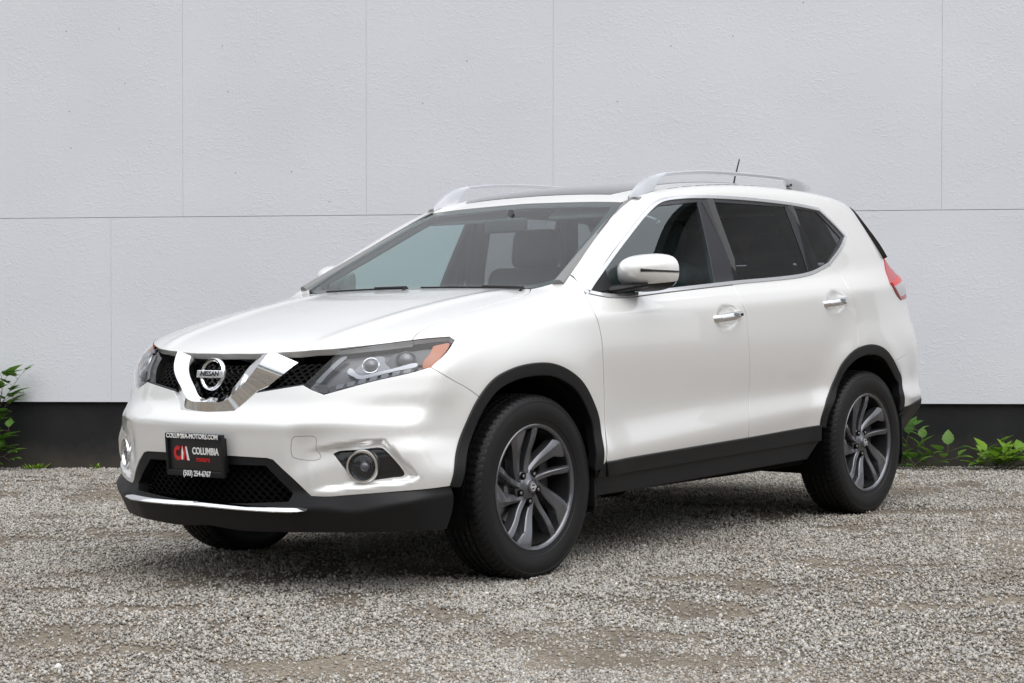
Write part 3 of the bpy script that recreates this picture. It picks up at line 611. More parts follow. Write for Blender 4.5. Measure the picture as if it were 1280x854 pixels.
# ---------------------------------------------------------------- across the lot: the house and trees mirrored in paint, chrome and glass
def house(x,y,rot):
    root=thing('house','grey gabled house beyond the end of the white wall, mirrored in the front side window','house',(x,y,0));root.rotation_euler[2]=rot
    wm=mottle(mat('grey_siding',(.33,.335,.34),.8),2,(.30,.305,.31),(.36,.365,.37));rm=mottle(mat('roof_shingle',(.05,.05,.052),.9),6,(.04,.04,.042),(.065,.065,.065))
    w,d,h,r=4.8,9.,6.4,10.9;mb=MB()
    V=[(-w,-d/2,0),(w,-d/2,0),(w,-d/2,h),(0,-d/2,r),(-w,-d/2,h)];V+=[(a,d/2,c) for a,b,c in V]
    mb.add(V,[(0,1,2,3,4),(9,8,7,6,5),(0,5,6,1),(1,6,7,2),(4,9,5,0)]);mb.build('wall',wm,root,20)
    for s in(1,-1):
        k=MB();a=math.atan2(r-h,w);L=math.hypot(w,r-h)+.5
        k.box((s*(w/2+.12),0,(h+r)/2+.02),(L,d+.9,.16),Matrix.Rotation(s*a,3,'Y'));k.build('roof_slope',rm,root)
    g=mat('house_window_pane',(.03,.035,.04),.05,0,.5);f=mat('house_white_trim',(.7,.7,.7),.5)
    for wx,wz in((-2.2,1.8),(2.2,1.8),(0,5.4)):
        k=MB()
        for c,s_ in(((0,0,.7),(1.3,.12,.1)),((0,0,-.7),(1.3,.12,.1)),((.6,0,0),(.1,.12,1.4)),((-.6,0,0),(.1,.12,1.4)),((0,0,0),(1.2,.08,.06))):
            k.box((wx+c[0],-d/2-.03,wz+c[2]),s_)
        o=k.build('window',f,root);k=MB();k.box((wx,-d/2-.012,wz),(1.2,.02,1.35));k.build('pane',g,o)
house(20.4,-6.3,rad(254))
def tree_meshes(seed,m_leaf,m_bark,h,rad_,nleaf=5200):
    rg=np.random.default_rng(seed);tb=MB();tb.tube([(0,0,-.1),(.06,.03,h*.25),(-.05,.05,h*.5),(.05,0,h*.85)],[.26,.20,.14,.03],10)
    cl=[]
    for i in range(26):
        t=.22+.76*rg.random();a=rg.random()*6.283;r=rad_*(1-abs(t-.5)**1.5*1.7)*(.35+.65*rg.random());e=np.array([math.cos(a)*r,math.sin(a)*r,h*t+.3*rg.random()])
        b0=np.array([0,0,h*max(.15,t-.18)]);tb.tube([b0,(b0+e)/2+[0,0,.15],e],[.07,.05,.015],6);cl.append((e,rad_*(.24+.22*rg.random())))
    P=[]
    per=nleaf//len(cl)
    for c,r in cl:
        q=rg.normal(size=(per,3));q/=np.linalg.norm(q,axis=1,keepdims=True);P.append(c+q*r*(.45+.6*rg.random((per,1)))*np.array([1.1,1.1,.8]))
    P=np.vstack(P);n=len(P);u=rg.normal(size=(n,3));u/=np.linalg.norm(u,axis=1,keepdims=True);v=np.cross(u,rg.normal(size=(n,3)));v/=np.linalg.norm(v,axis=1,keepdims=True)
    s=(.10+.12*rg.random((n,1)));V=np.stack([P-u*s,P+v*s*.6,P+u*s,P-v*s*.6],1).reshape(-1,3)
    return tb,V,[(4*i,4*i+1,4*i+2,4*i+3) for i in range(n)]
bark=mottle(mat('bark',(.09,.07,.055),.9),9,(.06,.05,.04),(.12,.095,.07))
tl1=mat('tree_leaf',(.05,.09,.025),.55);N_,L_,b_=nodes(tl1);g_=N_.new('ShaderNodeNewGeometry');c_=N_.new('ShaderNodeValToRGB');c_.color_ramp.elements[0].color=(.028,.055,.014,1);c_.color_ramp.elements[1].color=(.085,.13,.03,1);L_.new(g_.outputs['Random Per Island'],c_.inputs['Fac']);L_.new(c_.outputs[0],b_.inputs['Base Color'])
def trees():
    proto=[];k=0
    for i,(h,r) in enumerate(((8.5,3.1),(10.5,3.6),(7.0,2.9))):
        tb,V,Fc=tree_meshes(40+i,tl1,bark,h,r)
        root=thing('broadleaf_tree','','tree',(0,0,0),'trees across the lot mirrored in the chrome');root['label']='green broadleaf tree across the lot, one of the row mirrored in the chrome grille'
        tb.build('trunk',bark,root);mesh('crown',V,Fc,tl1,root,False);proto.append(root)
    spots=[(100,24),(112,27),(124,25),(136,28),(147,25),(158,29),(170,26),(181,30),(192,27),(203,31),(214,28),(225,32),(236,29),(248,33),(259,30),(271,33),(283,31)]
    for i,(az,ds) in enumerate(spots):
        x,y=ds*math.cos(rad(az)),ds*math.sin(rad(az));p=proto[i%3]
        if i<3: o=p
        else:
            o=p.copy();COL.objects.link(o)
            for c in p.children: q=c.copy();COL.objects.link(q);q.parent=o
        o.location=(x,y,0);o.rotation_euler[2]=i*2.1
trees()

# ---------------------------------------------------------------- the car
add_features(O['swoosh'])
car=thing('parked_car','pearl white mid-size SUV with black lower cladding and dark alloy wheels parked on the gravel','car')
SIDE=Ortho((0,1,0));TILT=Ortho((.12,.80,-.55));FEND=Ortho((.42,.72,-.55));FRONT=Cyl(.45,-1);NOSE=Ortho((.82,.55,-.15))
HOODC=Ortho((.35,0,-.94),(1,0,.3));TOPC=Ortho((0,0,-1),(1,0,0));WSC=Ortho((.75,0,-.66));QUART=Ortho((-.38,.78,-.45));REARC=Cyl(2.5,1)
o3=O
nzl=lambda c:[[-.8105,0,.8886]]+c[1:]
hood_rear=[o3['hoodcut'][-1],[.283,-.50,1.135],[.268,-.25,1.135],[.262,0,1.135]]
hood=panel('hood',symm([nzl(o3['hoodlip']),o3['hoodcut'],hood_rear]),HOODC,M['paint'],car,gap=.0028,flange=.03)
def droplets():
    rg=np.random.default_rng(31);n=900;x=.275-.55*rg.random(n)**2.2;y=(rg.random(n)*2-1)*.68;r=.0012+.0026*rg.random(n)**2
    Q,nn=onto(np.stack([x,y,np.full(n,1.3)],1),(0,0,-1),0.);ok=(Q[:,2]<1.16)&(np.abs(Q[:,1])<.60+.12*(Q[:,0]<.15));mb=MB()
    for q,m_,rr in zip(Q[ok],nn[ok],r[ok]):
        a=np.cross(m_,[1,0,0.]);a/=np.linalg.norm(a);b_=np.cross(m_,a);V=[];k=8
        for h,f in((0.,1.),(.42,.82),(.62,.4)):
            V+=[q+m_*h*rr+(a*math.cos(t)*.95+b_*math.sin(t)*1.1)*rr*f for t in np.linspace(0,6.2832,k,endpoint=False)]
        V.append(q+m_*.68*rr);Fc=[(i*k+j,i*k+(j+1)%k,(i+1)*k+(j+1)%k,(i+1)*k+j) for i in(0,1) for j in range(k)]+[(2*k+j,2*k+(j+1)%k,3*k) for j in range(k)];mb.add(V,Fc)
    o=mesh('rain_droplets',mb.V,mb.F,M['drop'],hood);o['kind']='stuff'
droplets()
hl=o3['hl']
hlA,hlB,hlC,hlD,hlE,hlF=hl      # inner edge, top, outer tip, outer edge, bottom, inner corner
vout=rv(o3['vchr'][4])[:-1];vside=rv(o3['vchr'][3])
bump_half=[[[-.9046,0,.6716]]+[p for p in vout][1:]+[], [vside[0],vside[1],vside[2]][0:2]+[], rv(o3['grille_bot'])[0:], rv(hlF), rv(hlE), o3['bumpfend'],
   [o3['bumpfend'][-1]]+rv(o3['archF'][0:3]), rv(o3['whitebot']), rv(o3['intake'][2]), rv(o3['intake'][1]), rv(o3['intake'][0])]
bump_half[-1]=bump_half[-1][:-1]+[[-.9362,0,.5111]]
fogl=o3['fogbez']+[o3['fogbez'][0]]
bumper=panel('front_bumper',symm(bump_half),FRONT,M['paint'],car,holes=[[fogl],[mir(fogl)]],gap=.0015,flange=.03,ds=.013,hole_gap=0.)
fen=[o3['hoodcut'],[o3['hoodcut'][-1],o3['ws_side'][0],o3['fend_pil'][-1]],rv(o3['fend_pil'])[:-1]+[o3['doorF'][0]],o3['doorF'],[o3['doorF'][-1],o3['archF'][-1]],
   rv(o3['archF'][3:])+[o3['bumpfend'][-1]],rv(o3['bumpfend'])[:-1]+[hlE[0]],rv(hlD)[0:],rv(hlC),rv([o3['hoodcut'][0],hlC[0]])]
fenders=panel('front_fender',fen,FEND,M['paint'],car,gap=.0028,mirror=True)
db=o3['dlo_bot']
def split_at(c,x):
    for i in range(len(c)-1):
        if abs(c[i][0]-x)<1e-3: return c[:i+1],c[i:]
    raise ValueError
dbF,dbR=split_at(db,o3['split'][0][0])
doorb=o3['doorbot'];clb=o3['cladbot']
fd=[o3['doorF'],doorb[:2],rv(o3['split'])[0:],rv(dbF)[:-1]+[o3['doorF'][0]]];fd[2][0]=doorb[1]
fdoors=panel('front_door',fd,SIDE,M['paint'],car,gap=.0036,mirror=True)
aR=o3['archR'];iR=min(range(len(aR)),key=lambda i:abs(aR[i][0]-o3['rdoor'][-1][0])+abs(aR[i][2]-o3['rdoor'][-1][2]))
rd=[o3['split'][:-1]+[doorb[1]],doorb[1:]+[],aR[0:iR]+[o3['rdoor'][-1]],rv(o3['rdoor'])[:-1]+[dbR[-1]],rv(dbR)]
rd[2][0]=doorb[2]
rdoors=panel('rear_door',rd,SIDE,M['paint'],car,gap=.002,mirror=True)
DLO=[db,[db[-1]]+o3['dlo_rear'][1:],o3['dlo_rear2'],o3['dlo_top'][:-1]+[db[0]]]
# body side: windscreen pillar, roof side and rear quarter in one pressing
ditch=[[1.0568,-.5648,1.51],[1.12,-.585,1.545],[1.25,-.600,1.58],[1.5,-.612,1.61],[2.0,-.617,1.63],[2.5,-.612,1.62],[2.85,-.597,1.59],[3.02,-.58,1.56]]
tailC=[[[3.035,-.83,1.145],[3.10,-.79,1.21],[3.20,-.72,1.275]],[[3.20,-.72,1.275],[3.30,-.60,1.275],[3.34,-.54,1.27]],[[3.34,-.54,1.27],[3.43,-.54,1.16],[3.47,-.56,1.07]],[[3.47,-.56,1.07],[3.36,-.73,1.062],[3.185,-.83,1.066]],[[3.185,-.83,1.066],[3.10,-.84,1.10],[3.035,-.83,1.145]]]
iB=10
rb=o3['rbump_top'];rb_end=[[3.47,-.72,.83],[3.53,-.60,.84]]
quarter_edge=[[rb_end[-1],[3.52,-.60,.95],tailC[3][0]],tailC[3],tailC[4],tailC[0],[tailC[0][-1],[3.13,-.67,1.40],[3.02,-.58,1.545],ditch[-1]]]
uni=[o3['fend_pil'][:-1]+[o3['fend_pil'][-1]],[o3['fend_pil'][-1]]+o3['ws_side'],ditch]+[rv(c) for c in quarter_edge[::-1]]+[rv(rb+rb_end),[rb[0]]+rv(aR[iR+1:12])+[o3['rdoor'][-1]],rv(o3['rdoor'])[:-1]+[db[-1]],o3['dlo_rear'],o3['dlo_rear2'],o3['dlo_top'][:-1]+[o3['fend_pil'][0]]]
bsides=panel('body_side',uni,QUART,M['paint'],car,gap=.0018,mirror=True,flange=.03)
roof_half=[[[1.071,0,1.5349]]+rv(o3['ws_top'])[1:]+[],ditch,[ditch[-1],[3.07,-.4,1.56],[3.09,-.2,1.57],[3.095,0,1.575]]]
sr_half=[[[1.17,0,1.59],[1.165,-.25,1.59],[1.155,-.43,1.58]],[[1.155,-.43,1.58],[1.22,-.47,1.60],[1.6,-.49,1.64],[2.2,-.49,1.65]],[[2.2,-.49,1.65],[2.26,-.3,1.66],[2.265,0,1.66]]]
sr=symm(sr_half)
roof=panel('roof',symm(roof_half),TOPC,M['paint'],car,holes=[sr],gap=.004,flange=.03,hole_gap=-.002)
panel('sunroof',sr,TOPC,M['sunroof'],roof,gap=.003,flange=.01,off=.0015)
# dark strip in the channel between roof and body side
ch=[[p[0],p[1],p[2]] for p in ditch];band('roof_channel_strip',ch[:-1],M['plastic'],roof,.022,.004,d=(0,.55,-.85),off=-.004,mirror=True)
# windscreen
wsh=[o3['ws_side'],o3['ws_top'][:-1]+[[1.0705,0,1.5349]],[[1.0705,0,1.5349],[.27,0,1.135]],[[.27,0,1.135],[.275,-.25,1.135],[.292,-.5,1.136],[.315,-.64,1.14],o3['ws_side'][0]]]
wsc=symm([rv(wsh[1])]+[rv(wsh[0])]+[rv(wsh[3])])
def inset_outline(curves,chart,g,ds=.012,rnd=3):
    q=loop2d(curves,chart,ds,g,rnd);o,d=chart.rays(q);P,h=cast(o,d,0.,8.,110);return [list(p) for p in P]+[list(P[0])]
wscreen=panel('windshield',wsc,WSC,M['ws'],car,gap=.004,flange=0,off=-.003)
frit_hole=inset_outline(wsc,WSC,.040,rnd=6)
panel('windshield_border',wsc,WSC,M['trim'],wscreen,holes=[[frit_hole]],gap=.001,flange=.006,off=-.006,hole_gap=0.)
band('windshield_seal',rv(o3['ws_side']),M['gloss'],wscreen,.010,.003,d=(.5,.5,-.7),off=-.001,mirror=True)
# side windows: black frame with holes, three panes, bright trim round the lot
gF=o3['gl_F']+[o3['gl_F'][0]];gR=o3['gl_R']+[o3['gl_R'][0]];gQ=o3['gl_Q']+[o3['gl_Q'][0]]
poly=lambda c:[[c[i],c[i+1]] for i in range(len(c)-1)]
sailx=[[.565,-.80,1.10],[.60,-.78,1.235]]
gf=o3['gl_F']
GF=[[gf[0],gf[1]],[gf[1],gf[2],gf[3]],[gf[3],gf[4]],[gf[4],gf[5]],[gf[5],gf[6],gf[7],gf[8]],[gf[8],gf[0]]]
frames=panel('window_frame',DLO,SIDE,M['trim'],car,holes=[GF,poly(gR),poly(gQ)],gap=.004,off=-.004,flange=.02,mirror=True,hole_gap=.0,ds=.014)
panel('front_window',GF,SIDE,M['side'],fdoors[0],gap=-.002,off=-.008,flange=0,mirror=fdoors[1])
panel('rear_window',poly(gR),SIDE,M['priv'],rdoors[0],gap=-.002,off=-.008,flange=0,mirror=rdoors[1])
panel('quarter_window',poly(gQ),SIDE,M['priv'],bsides[0],gap=-.002,off=-.008,flange=0,mirror=bsides[1])
ring=inset_outline(DLO,SIDE,.0145,ds=.01,rnd=0)
panel('window_trim',DLO,SIDE,M['bright'],car,holes=[[ring]],gap=.0015,off=.003,flange=.012,mirror=True,hole_gap=0.,ds=.009)
# sail panel ahead of the front window
SL=[[[.415,-.84,1.106],[.50,-.82,1.166],[.60,-.79,1.232]],[[.60,-.79,1.232],[.60,-.80,1.12]],[[.60,-.80,1.12],[.50,-.83,1.108],[.415,-.84,1.106]]]
panel('mirror_sail',SL,SIDE,M['plastic'],fdoors[0],gap=.006,off=.001,flange=.01,mirror=fdoors[1],ds=.012)
# grille: surround, honeycomb mesh, bright V, badge
def plane_box(p,n): pass
gb=o3['grille_bot']
gpoly=np.array([[0,.885],[.33,.895],[.48,.90],[.46,.86],[.455,.80],[.4417,.7761],[.2332,.7455],[.1524,.6785],[0,.6716]])
def mesh_rows(name,zs,ymax,poly,off,m,parent,amp,wl_,deep=.014,th=.0032,dx=.004):
    mb=MB()
    for r,z in enumerate(zs):
        ys=np.arange(-ymax,ymax+1e-6,dx);ph=(r%2)*math.pi
        zz=z+amp*np.clip(1.5*np.sin(2*np.pi*ys/wl_+ph),-1,1);P=np.stack([-.9+0*ys,ys,zz],1)
        ok=inpoly(np.stack([np.abs(ys),zz],1),poly);Q,n=onto(P,(1,0,0),-off)
        i=0
        while i<len(ys):
            if not ok[i]: i+=1;continue
            j=i
            while j<len(ys) and ok[j]: j+=1
            if j-i>3:
                seg=Q[i:j];V=[];Fc=[];K=len(seg)
                for q in seg:
                    V+=[q+[0,0,th],q+[deep,0,th],q+[deep,0,-th],q+[0,0,-th]]
                for k in range(K-1):
                    for e in range(4): Fc.append((k*4+e,k*4+(e+1)%4,k*4+4+(e+1)%4,k*4+4+e))
                mb.add(V,Fc)
            i=j
    o=mesh(name,mb.V,mb.F,m,parent,True);return auto_smooth(o,30)
gback=[[[-.82,0,.884],[-.76,-.33,.893],[-.69,-.50,.905]],[[-.70,-.50,.905],[-.80,-.46,.776]],[[-.80,-.46,.776],[-.8636,-.2332,.74],[-.89,-.1524,.672]],[[-.89,-.1524,.672],[-.90,0,.668]]]
grille=panel('grille',symm(gback),FRONT,M['dark'],car,gap=-.012,off=-.095,flange=.0,ds=.02)
gs=mat('gloss_black_mesh',(.007,.007,.008),.32,spec=.35)
mesh_rows('grille_mesh',np.arange(.686,.90,.0165),.50,gpoly,.060,gs,grille,.0042,.034)
band('grille_lower_rim',[gb[0],gb[1]],gs,grille,.016,.004,d=(1,0,0),off=-.012,mirror=True)
# the V: a bar with a crest, its inner face turned up to the sky and its broad outer face turned down to the ground
def chrome_v():
    lin=lambda cs,n:(lambda P:np.stack([np.interp(np.linspace(0,1,n),np.concatenate([[0],np.cumsum(np.linalg.norm(np.diff(P,axis=0),axis=1))])/np.linalg.norm(np.diff(P,axis=0),axis=1).sum(),P[:,k]) for k in range(3)],1))(np.vstack([smooth_curve(np.array(c,float),.004) for c in cs]))
    vc=o3['vchr'];I=lin([[[-.878,0,.727]]+vc[0][1:],vc[1]],40);Oc=lin([[[-.9,0,.6716],vc[4][1],vc[4][0]],rv(vc[3])],40)
    rows=[]
    for f,h in((0.,-.030),(0.,-.004),(.44,.019),(1.,-.013),(1.,-.035)):
        P=I*(1-f)+Oc*f;Q,n=onto(P,(1,0,0),0.);tt=np.linspace(0,1,len(Q))[:,None];rows.append(Q+n*(h+(-.034*tt**1.8+.004*(1-tt) if h in(-.013,-.035) else .008*tt-.003 if h==.019 else 0.)))
    R=[np.vstack([(r*[1,-1,1])[::-1][:-1],r]) for r in rows];L=len(R[0]);V=[p for r in R for p in r];Fc=[]
    for a in range(len(R)-1):
        for q in range(L-1): Fc.append((a*L+q,a*L+q+1,(a+1)*L+q+1,(a+1)*L+q))
    for e in(0,L-1): Fc.append(tuple(a*L+e for a in range(len(R))))
    auto_smooth(mesh('grille_chrome_v',V,Fc,M['chrome'],grille),20)
chrome_v()
# badge: ring and bar with lettering
bc,bn=onto([[-.9,0.0,.812]],(1,0,0),.004);bc=bc[0];bt=math.atan2(bn[0][2],-bn[0][0])
BR=Matrix.Translation(Vector(bc))@Matrix.Rotation(bt,4,'Y')     # local -x outwards
k=MB();ringP=[]
for i in range(64):
    th=2*math.pi*i/64;ringP.append((th,))
V=[];Fc=[];prof=[(.049,.006),(.050,-.004),(.055,-.0085),(.060,-.009),(.064,-.004),(.065,.006)]
for i in range(64):
    th=2*math.pi*i/64
    for r,x in prof: V.append(BR@Vector((x,r*math.cos(th),r*math.sin(th))))
for i in range(64):
    for q in range(5): Fc.append((i*6+q,i*6+q+1,((i+1)%64)*6+q+1,((i+1)%64)*6+q))
k.add(V,Fc);badge=k.build('badge',M['chrome'],car)
k=MB();k.box((0,0,0),(.014,.150,.029),None,.003);k.V=[tuple(BR@(Vector(v)+Vector((-.009,0,0)))) for v in k.V];k.build('badge_bar',M['bright'],badge)
TF=Matrix(((0,0,-1,0),(-1,0,0,0),(0,1,0,0),(0,0,0,1)))          # text facing the front (-x)
text_mesh('NISSAN',.026,M['black_ink'],'badge_lettering',badge,BR@Matrix.Translation((-.0165,0,0))@TF,bold=.0006,sx=1.18)
# lower bumper of black plastic with the intake
mo=o3['mesh'];mh=[[[mo[0][0],0,mo[0][2]],mo[1]],[mo[1],mo[2]],[mo[2],mo[3]],[mo[3],[-.90,-.2,.338],[-.906,0,.332]]]
mloop=symm(mh)
lowh=[o3['intake'][0][:],o3['intake'][1],o3['intake'][2],o3['whitebot'],[o3['whitebot'][-1],[-.5,-.89,.32],o3['clad_low'][-1]],rv(o3['clad_low'])]
lowh[0][0]=[-.9362,0,.5111];lowh[-1][-1]=[-.8932,0,.2396]
LC=spl([0,.3,.5,.56,.63,.70,.80,.90],[.322,.320,.330,.330,.320,.330,.355,.372])
def lowdepth(P):
    z=P[:,2];a=np.abs(P[:,1]);zc=LC(a);return (.032*np.clip((.388-z)/np.maximum(.388-zc,.01),0,1)-.30*np.clip(zc-.004-z,0,.2))*(1-.7*sst(.78,.90,a))-.004
lower=panel('lower_bumper',symm(lowh),FRONT,M['plastic'],car,holes=[mloop],gap=.001,flange=.03,ds=.012,depth=lowdepth,hole_flange=.05)
ib=panel('intake_back',mloop,FRONT,M['dark'],lower,gap=-.02,off=-.055,flange=0)
mpoly=np.array([[0,.50],[.34,.50],[.46,.375],[.45,.33],[0,.31]])
mesh_rows('intake_mesh',np.arange(.335,.49,.017),.46,mpoly,.040,M['dark'],lower,.005,.04)
st=o3['strip'];stc=smooth_curve(np.array([[-.905,0,.3255]]+st[1:]),.02);stc=np.vstack([(stc*[1,-1,1])[::-1][:-1],stc])
def strip():
    Q,n=onto(stc,(1,0,0),0.);Q=Q+n*lowdepth(Q)[:,None]
    V=[];Fc=[];K=len(Q);prof=[(-.010,-.006),(-.010,.010),(-.006,.012),(.006,.003),(.010,-.003),(.010,-.008)]
    for i in range(K):
        f=min(1,.35+min(i,K-1-i)/4)
        for z,h in prof: V.append(Q[i]+np.array([0,0,z*f+.004+.0*h])+np.array([n[i][0],n[i][1],0])*(h+.007))
    for i in range(K-1):
        for q in range(5): Fc.append((i*6+q,i*6+q+1,i*6+7+q,i*6+6+q))
    Fc+= [tuple(range(6)),tuple((K-1)*6+q for q in range(6))]
    auto_smooth(mesh('bumper_chrome_strip',V,Fc,M['chrome'],lower),50)
strip()
# number plate on the bumper
pl=MB();pz=.511;PX=-.957
PM=Matrix.Translation((PX,0.0,pz))@Matrix.Rotation(rad(-3),4,'Y')
def pbox(c,s,bev): 
    b=MB();b.box(c,s,None,bev);b.V=[tuple(PM@Vector(v)) for v in b.V];return b
plate=pbox((.004,0,0),(.006,.310,.150),.001).build('license_plate',M['plate'],car)
fr=MB()
for c,s in(((0,0,.071),(.016,.322,.020)),((0,0,-.071),(.016,.322,.022)),((0,.156,0),(.016,.012,.15)),((0,-.156,0),(.016,.012,.15))):
    b=pbox(c,s,.003);fr.add(b.V,b.F)
b=pbox((.022,0,0),(.030,.29,.13),.004);fr.add(b.V,b.F)
fr.build('plate_frame',M['plastic'],plate)
def ptext(t,size,m,y,z,x=-.0085,sx=1.,name='lettering',bold=.0003): return text_mesh(t,size,m,name,plate,PM@Matrix.Translation((x,y,z))@TF,bold=bold,sx=sx)
ptext('COLUMBIA-MOTORS.COM',.0245,M['white_ink'],.006,.0705,sx=1.0,bold=.0006)
ptext('(503) 254-6767',.029,M['white_ink'],-.012,-.0705,sx=.86,bold=.0006)
ptext('COLUMBIA',.037,M['white_ink'],-.058,.014,x=-.001,sx=.80,bold=.0009)
ptext('motors',.027,M['red_ink'],-.044,-.016,x=-.001,sx=.95,bold=.0005)
# the CM emblem: red C and M with two pale slivers
def flat(name,pts,m,x): 
    V=[PM@Vector((x,-u,w)) for u,w in pts]+[PM@Vector((x+.002,-u,w)) for u,w in pts];n=len(pts)
    return mesh(name,V,[tuple(range(n))[::-1],tuple(range(n,2*n))]+[(i,(i+1)%n,n+(i+1)%n,n+i) for i in range(n)],m,plate,False)
arc=lambda r,a0,a1,cx,cz,n=14:[(cx+r*.82*math.cos(rad(a0+(a1-a0)*i/n)),cz+r*math.sin(rad(a0+(a1-a0)*i/n))) for i in range(n+1)]
cxx=-.098
flat('plate_emblem',arc(.028,50,320,cxx,.004)+arc(.013,320,50,cxx,.004),M['red_ink'],-.0015)
flat('plate_emblem',[(cxx+.012,-.022),(cxx+.022,.032),(cxx+.030,.032),(cxx+.034,.006),(cxx+.042,.032),(cxx+.050,.032),(cxx+.056,-.022),(cxx+.046,-.022),(cxx+.043,.006),(cxx+.035,-.022),(cxx+.029,-.022),(cxx+.024,.008),(cxx+.020,-.022)],M['red_ink'],-.0012)
flat('plate_emblem',[(cxx+.020,-.020),(cxx+.023,.014),(cxx+.028,.030),(cxx+.032,.006),(cxx+.028,-.020)],M['white_ink'],-.0022)
flat('plate_emblem',[(cxx+.045,.030),(cxx+.052,.030),(cxx+.064,-.022),(cxx+.054,-.022)],M['white_ink'],-.0022)
for sy in(1,-1):
    b=MB()
    V=[PM@Vector((-.0095,sy*.082-.012+.005*math.cos(t),.070+.005*math.sin(t))) for t in np.linspace(0,6.283,12,endpoint=False)];b.add(V,[tuple(range(12))]);mesh('plate_screw',b.V,b.F,mat('brass_screw',(.5,.36,.08),.4,1.),plate,False)
# headlights
hb=panel('headlight',hl,NOSE,M['lampbowl'],car,gap=.003,off=-.045,flange=-.042,mirror=True,ds=.012)
def lampart(name,key,m,off,ds=.008,flange=.010,curves=None):
    c=curves or [o3[key]+[o3[key][0]]];return panel(name,c,NOSE,m,hb[0],gap=0.,off=off,flange=flange,mirror=hb[1],ds=ds)
lampart('amber_side_marker','amber',M['amber'],-.007)
lampart('lamp_reflector','bowl1',M['led'],-.030);lampart('lamp_reflector','bowl2',M['lampdark'],-.032)
lampart('daytime_strip','drl',M['drl'],-.014,ds=.006,flange=.022)
lampart('led_bar','ledbar',M['lampdark'],-.016)
lampart('lamp_inner_edge','inner_edge',M['led'],-.020)
lampart('lamp_corner','rub',M['lampdark'],-.010)
def sphere(mb,c,r,n=20,sq=(1,1,1)):
    V=[];Fc=[]
    for i in range(n//2+1):
        for j in range(n):
            a=math.pi*i/(n//2);b=2*math.pi*j/n;V.append((c[0]+r*sq[0]*math.sin(a)*math.cos(b),c[1]+r*sq[1]*math.sin(a)*math.sin(b),c[2]+r*sq[2]*math.cos(a)))
    for i in range(n//2):
        for j in range(n): Fc.append((i*n+j,i*n+(j+1)%n,(i+1)*n+(j+1)%n,(i+1)*n+j))
    return mb.add(V,Fc)
for key,r,mm in(('proj1',.027,M['lens']),('proj2',.032,M['lens'])):
    q,n=onto([o3[key]],NOSE.d,-.036)
    for s,par in((1,hb[0]),(-1,hb[1])):
        b=MB();sphere(b,(q[0][0],q[0][1]*s,q[0][2]),r);b.build('projector_lens',mm,par,180)
        b=MB();nn=Vector((n[0][0],n[0][1]*s,n[0][2]));a=nn.cross(Vector((0,0,1))).normalized();c=nn.cross(a)
        pts=[Vector((q[0][0],q[0][1]*s,q[0][2]))+nn*.006+(a*math.cos(t)+c*math.sin(t))*(r+.004) for t in np.linspace(0,6.2832,33)];b.tube(pts,.0035,6,False);b.build('lens_bezel',M['silver'] if key=='proj1' else M['lampdark'],par,60)
for i in range(7):                                    # divisions of the LED bar
    f=(i+.6)/7.3;top_=np.array(o3['ledbar'])
    a=top_[0]*(1-f)+top_[4]*f;bq=top_[9]*(1-f)+top_[6]*f
    lampart('led_segment',None,M['led'],-.012,ds=.006,flange=.006,curves=poly([list(a*.85+bq*.15),list(a*.85+bq*.15+(top_[4]-top_[0])*.085),list(a*.25+bq*.75+(top_[4]-top_[0])*.085),list(a*.25+bq*.75),list(a*.85+bq*.15)]))
panel('headlight_lens',hl,NOSE,M['clear'],hb[0],gap=.002,off=-.001,flange=0,mirror=hb[1])
band('headlight_seal',[hlB[0],hlB[1],hlB[2],hlB[3]],M['dark'],hb[0],.003,.0006,d=NOSE.d,off=0.,mirror=hb[1])
# fog lamps
fb=panel('fog_lamp',[fogl],NOSE,M['gloss'],car,gap=.001,off=-.016,flange=-.010,mirror=True,ds=.010)
fq,fn_=onto([o3['fogc']],NOSE.d,-.012);fq=fq[0]
fd_=Vector((-.86,-.45,.02)).normalized()
for s,par in((1,fb[0]),(-1,fb[1])):
    ax=Vector((fd_.x,fd_.y*s,fd_.z));a=ax.cross(Vector((0,0,1))).normalized();c=ax.cross(a);p0=Vector((fq[0],fq[1]*s,fq[2]))+ax*.012
    def ringm(prof,n=48):
        V=[];Fc=[]
        for i in range(n):
            t=2*math.pi*i/n
            for r,h in prof: V.append(p0+ax*h+(a*math.cos(t)+c*math.sin(t))*r)
        k=len(prof)
        for i in range(n):
            for q in range(k-1): Fc.append((i*k+q,i*k+q+1,((i+1)%n)*k+q+1,((i+1)%n)*k+q))
        return V,Fc
    b=MB();b.add(*ringm([(.047,-.025),(.048,.004),(.052,.011),(.058,.011),(.062,.003),(.063,-.02)]));b.build('fog_ring',M['chrome'],par)
    b=MB();b.add(*ringm([(.001,-.03),(.02,-.028),(.038,-.018),(.047,0)]));b.build('fog_reflector',M['lampdark'],par)
    b=MB();sphere(b,tuple(p0-ax*.016+a*-.006*s),.022);b.build('fog_bulb_lens',M['lens'],par,180)
    b=MB();b.add(*ringm([(.0005,.010),(.02,.008),(.038,.004),(.0475,-.001)]));b.build('fog_lens',M['clear'],par)
# tow eye cover: shade of the gap painted as a thin grey band round the lid
tow=o3['tow'];band('tow_cover',tow+[tow[0]],mat('panel_gap_shadow_line',(.30,.29,.27),.6),bumper,.0028,.0004,d=NOSE.d,off=-.0001,ds=.012)
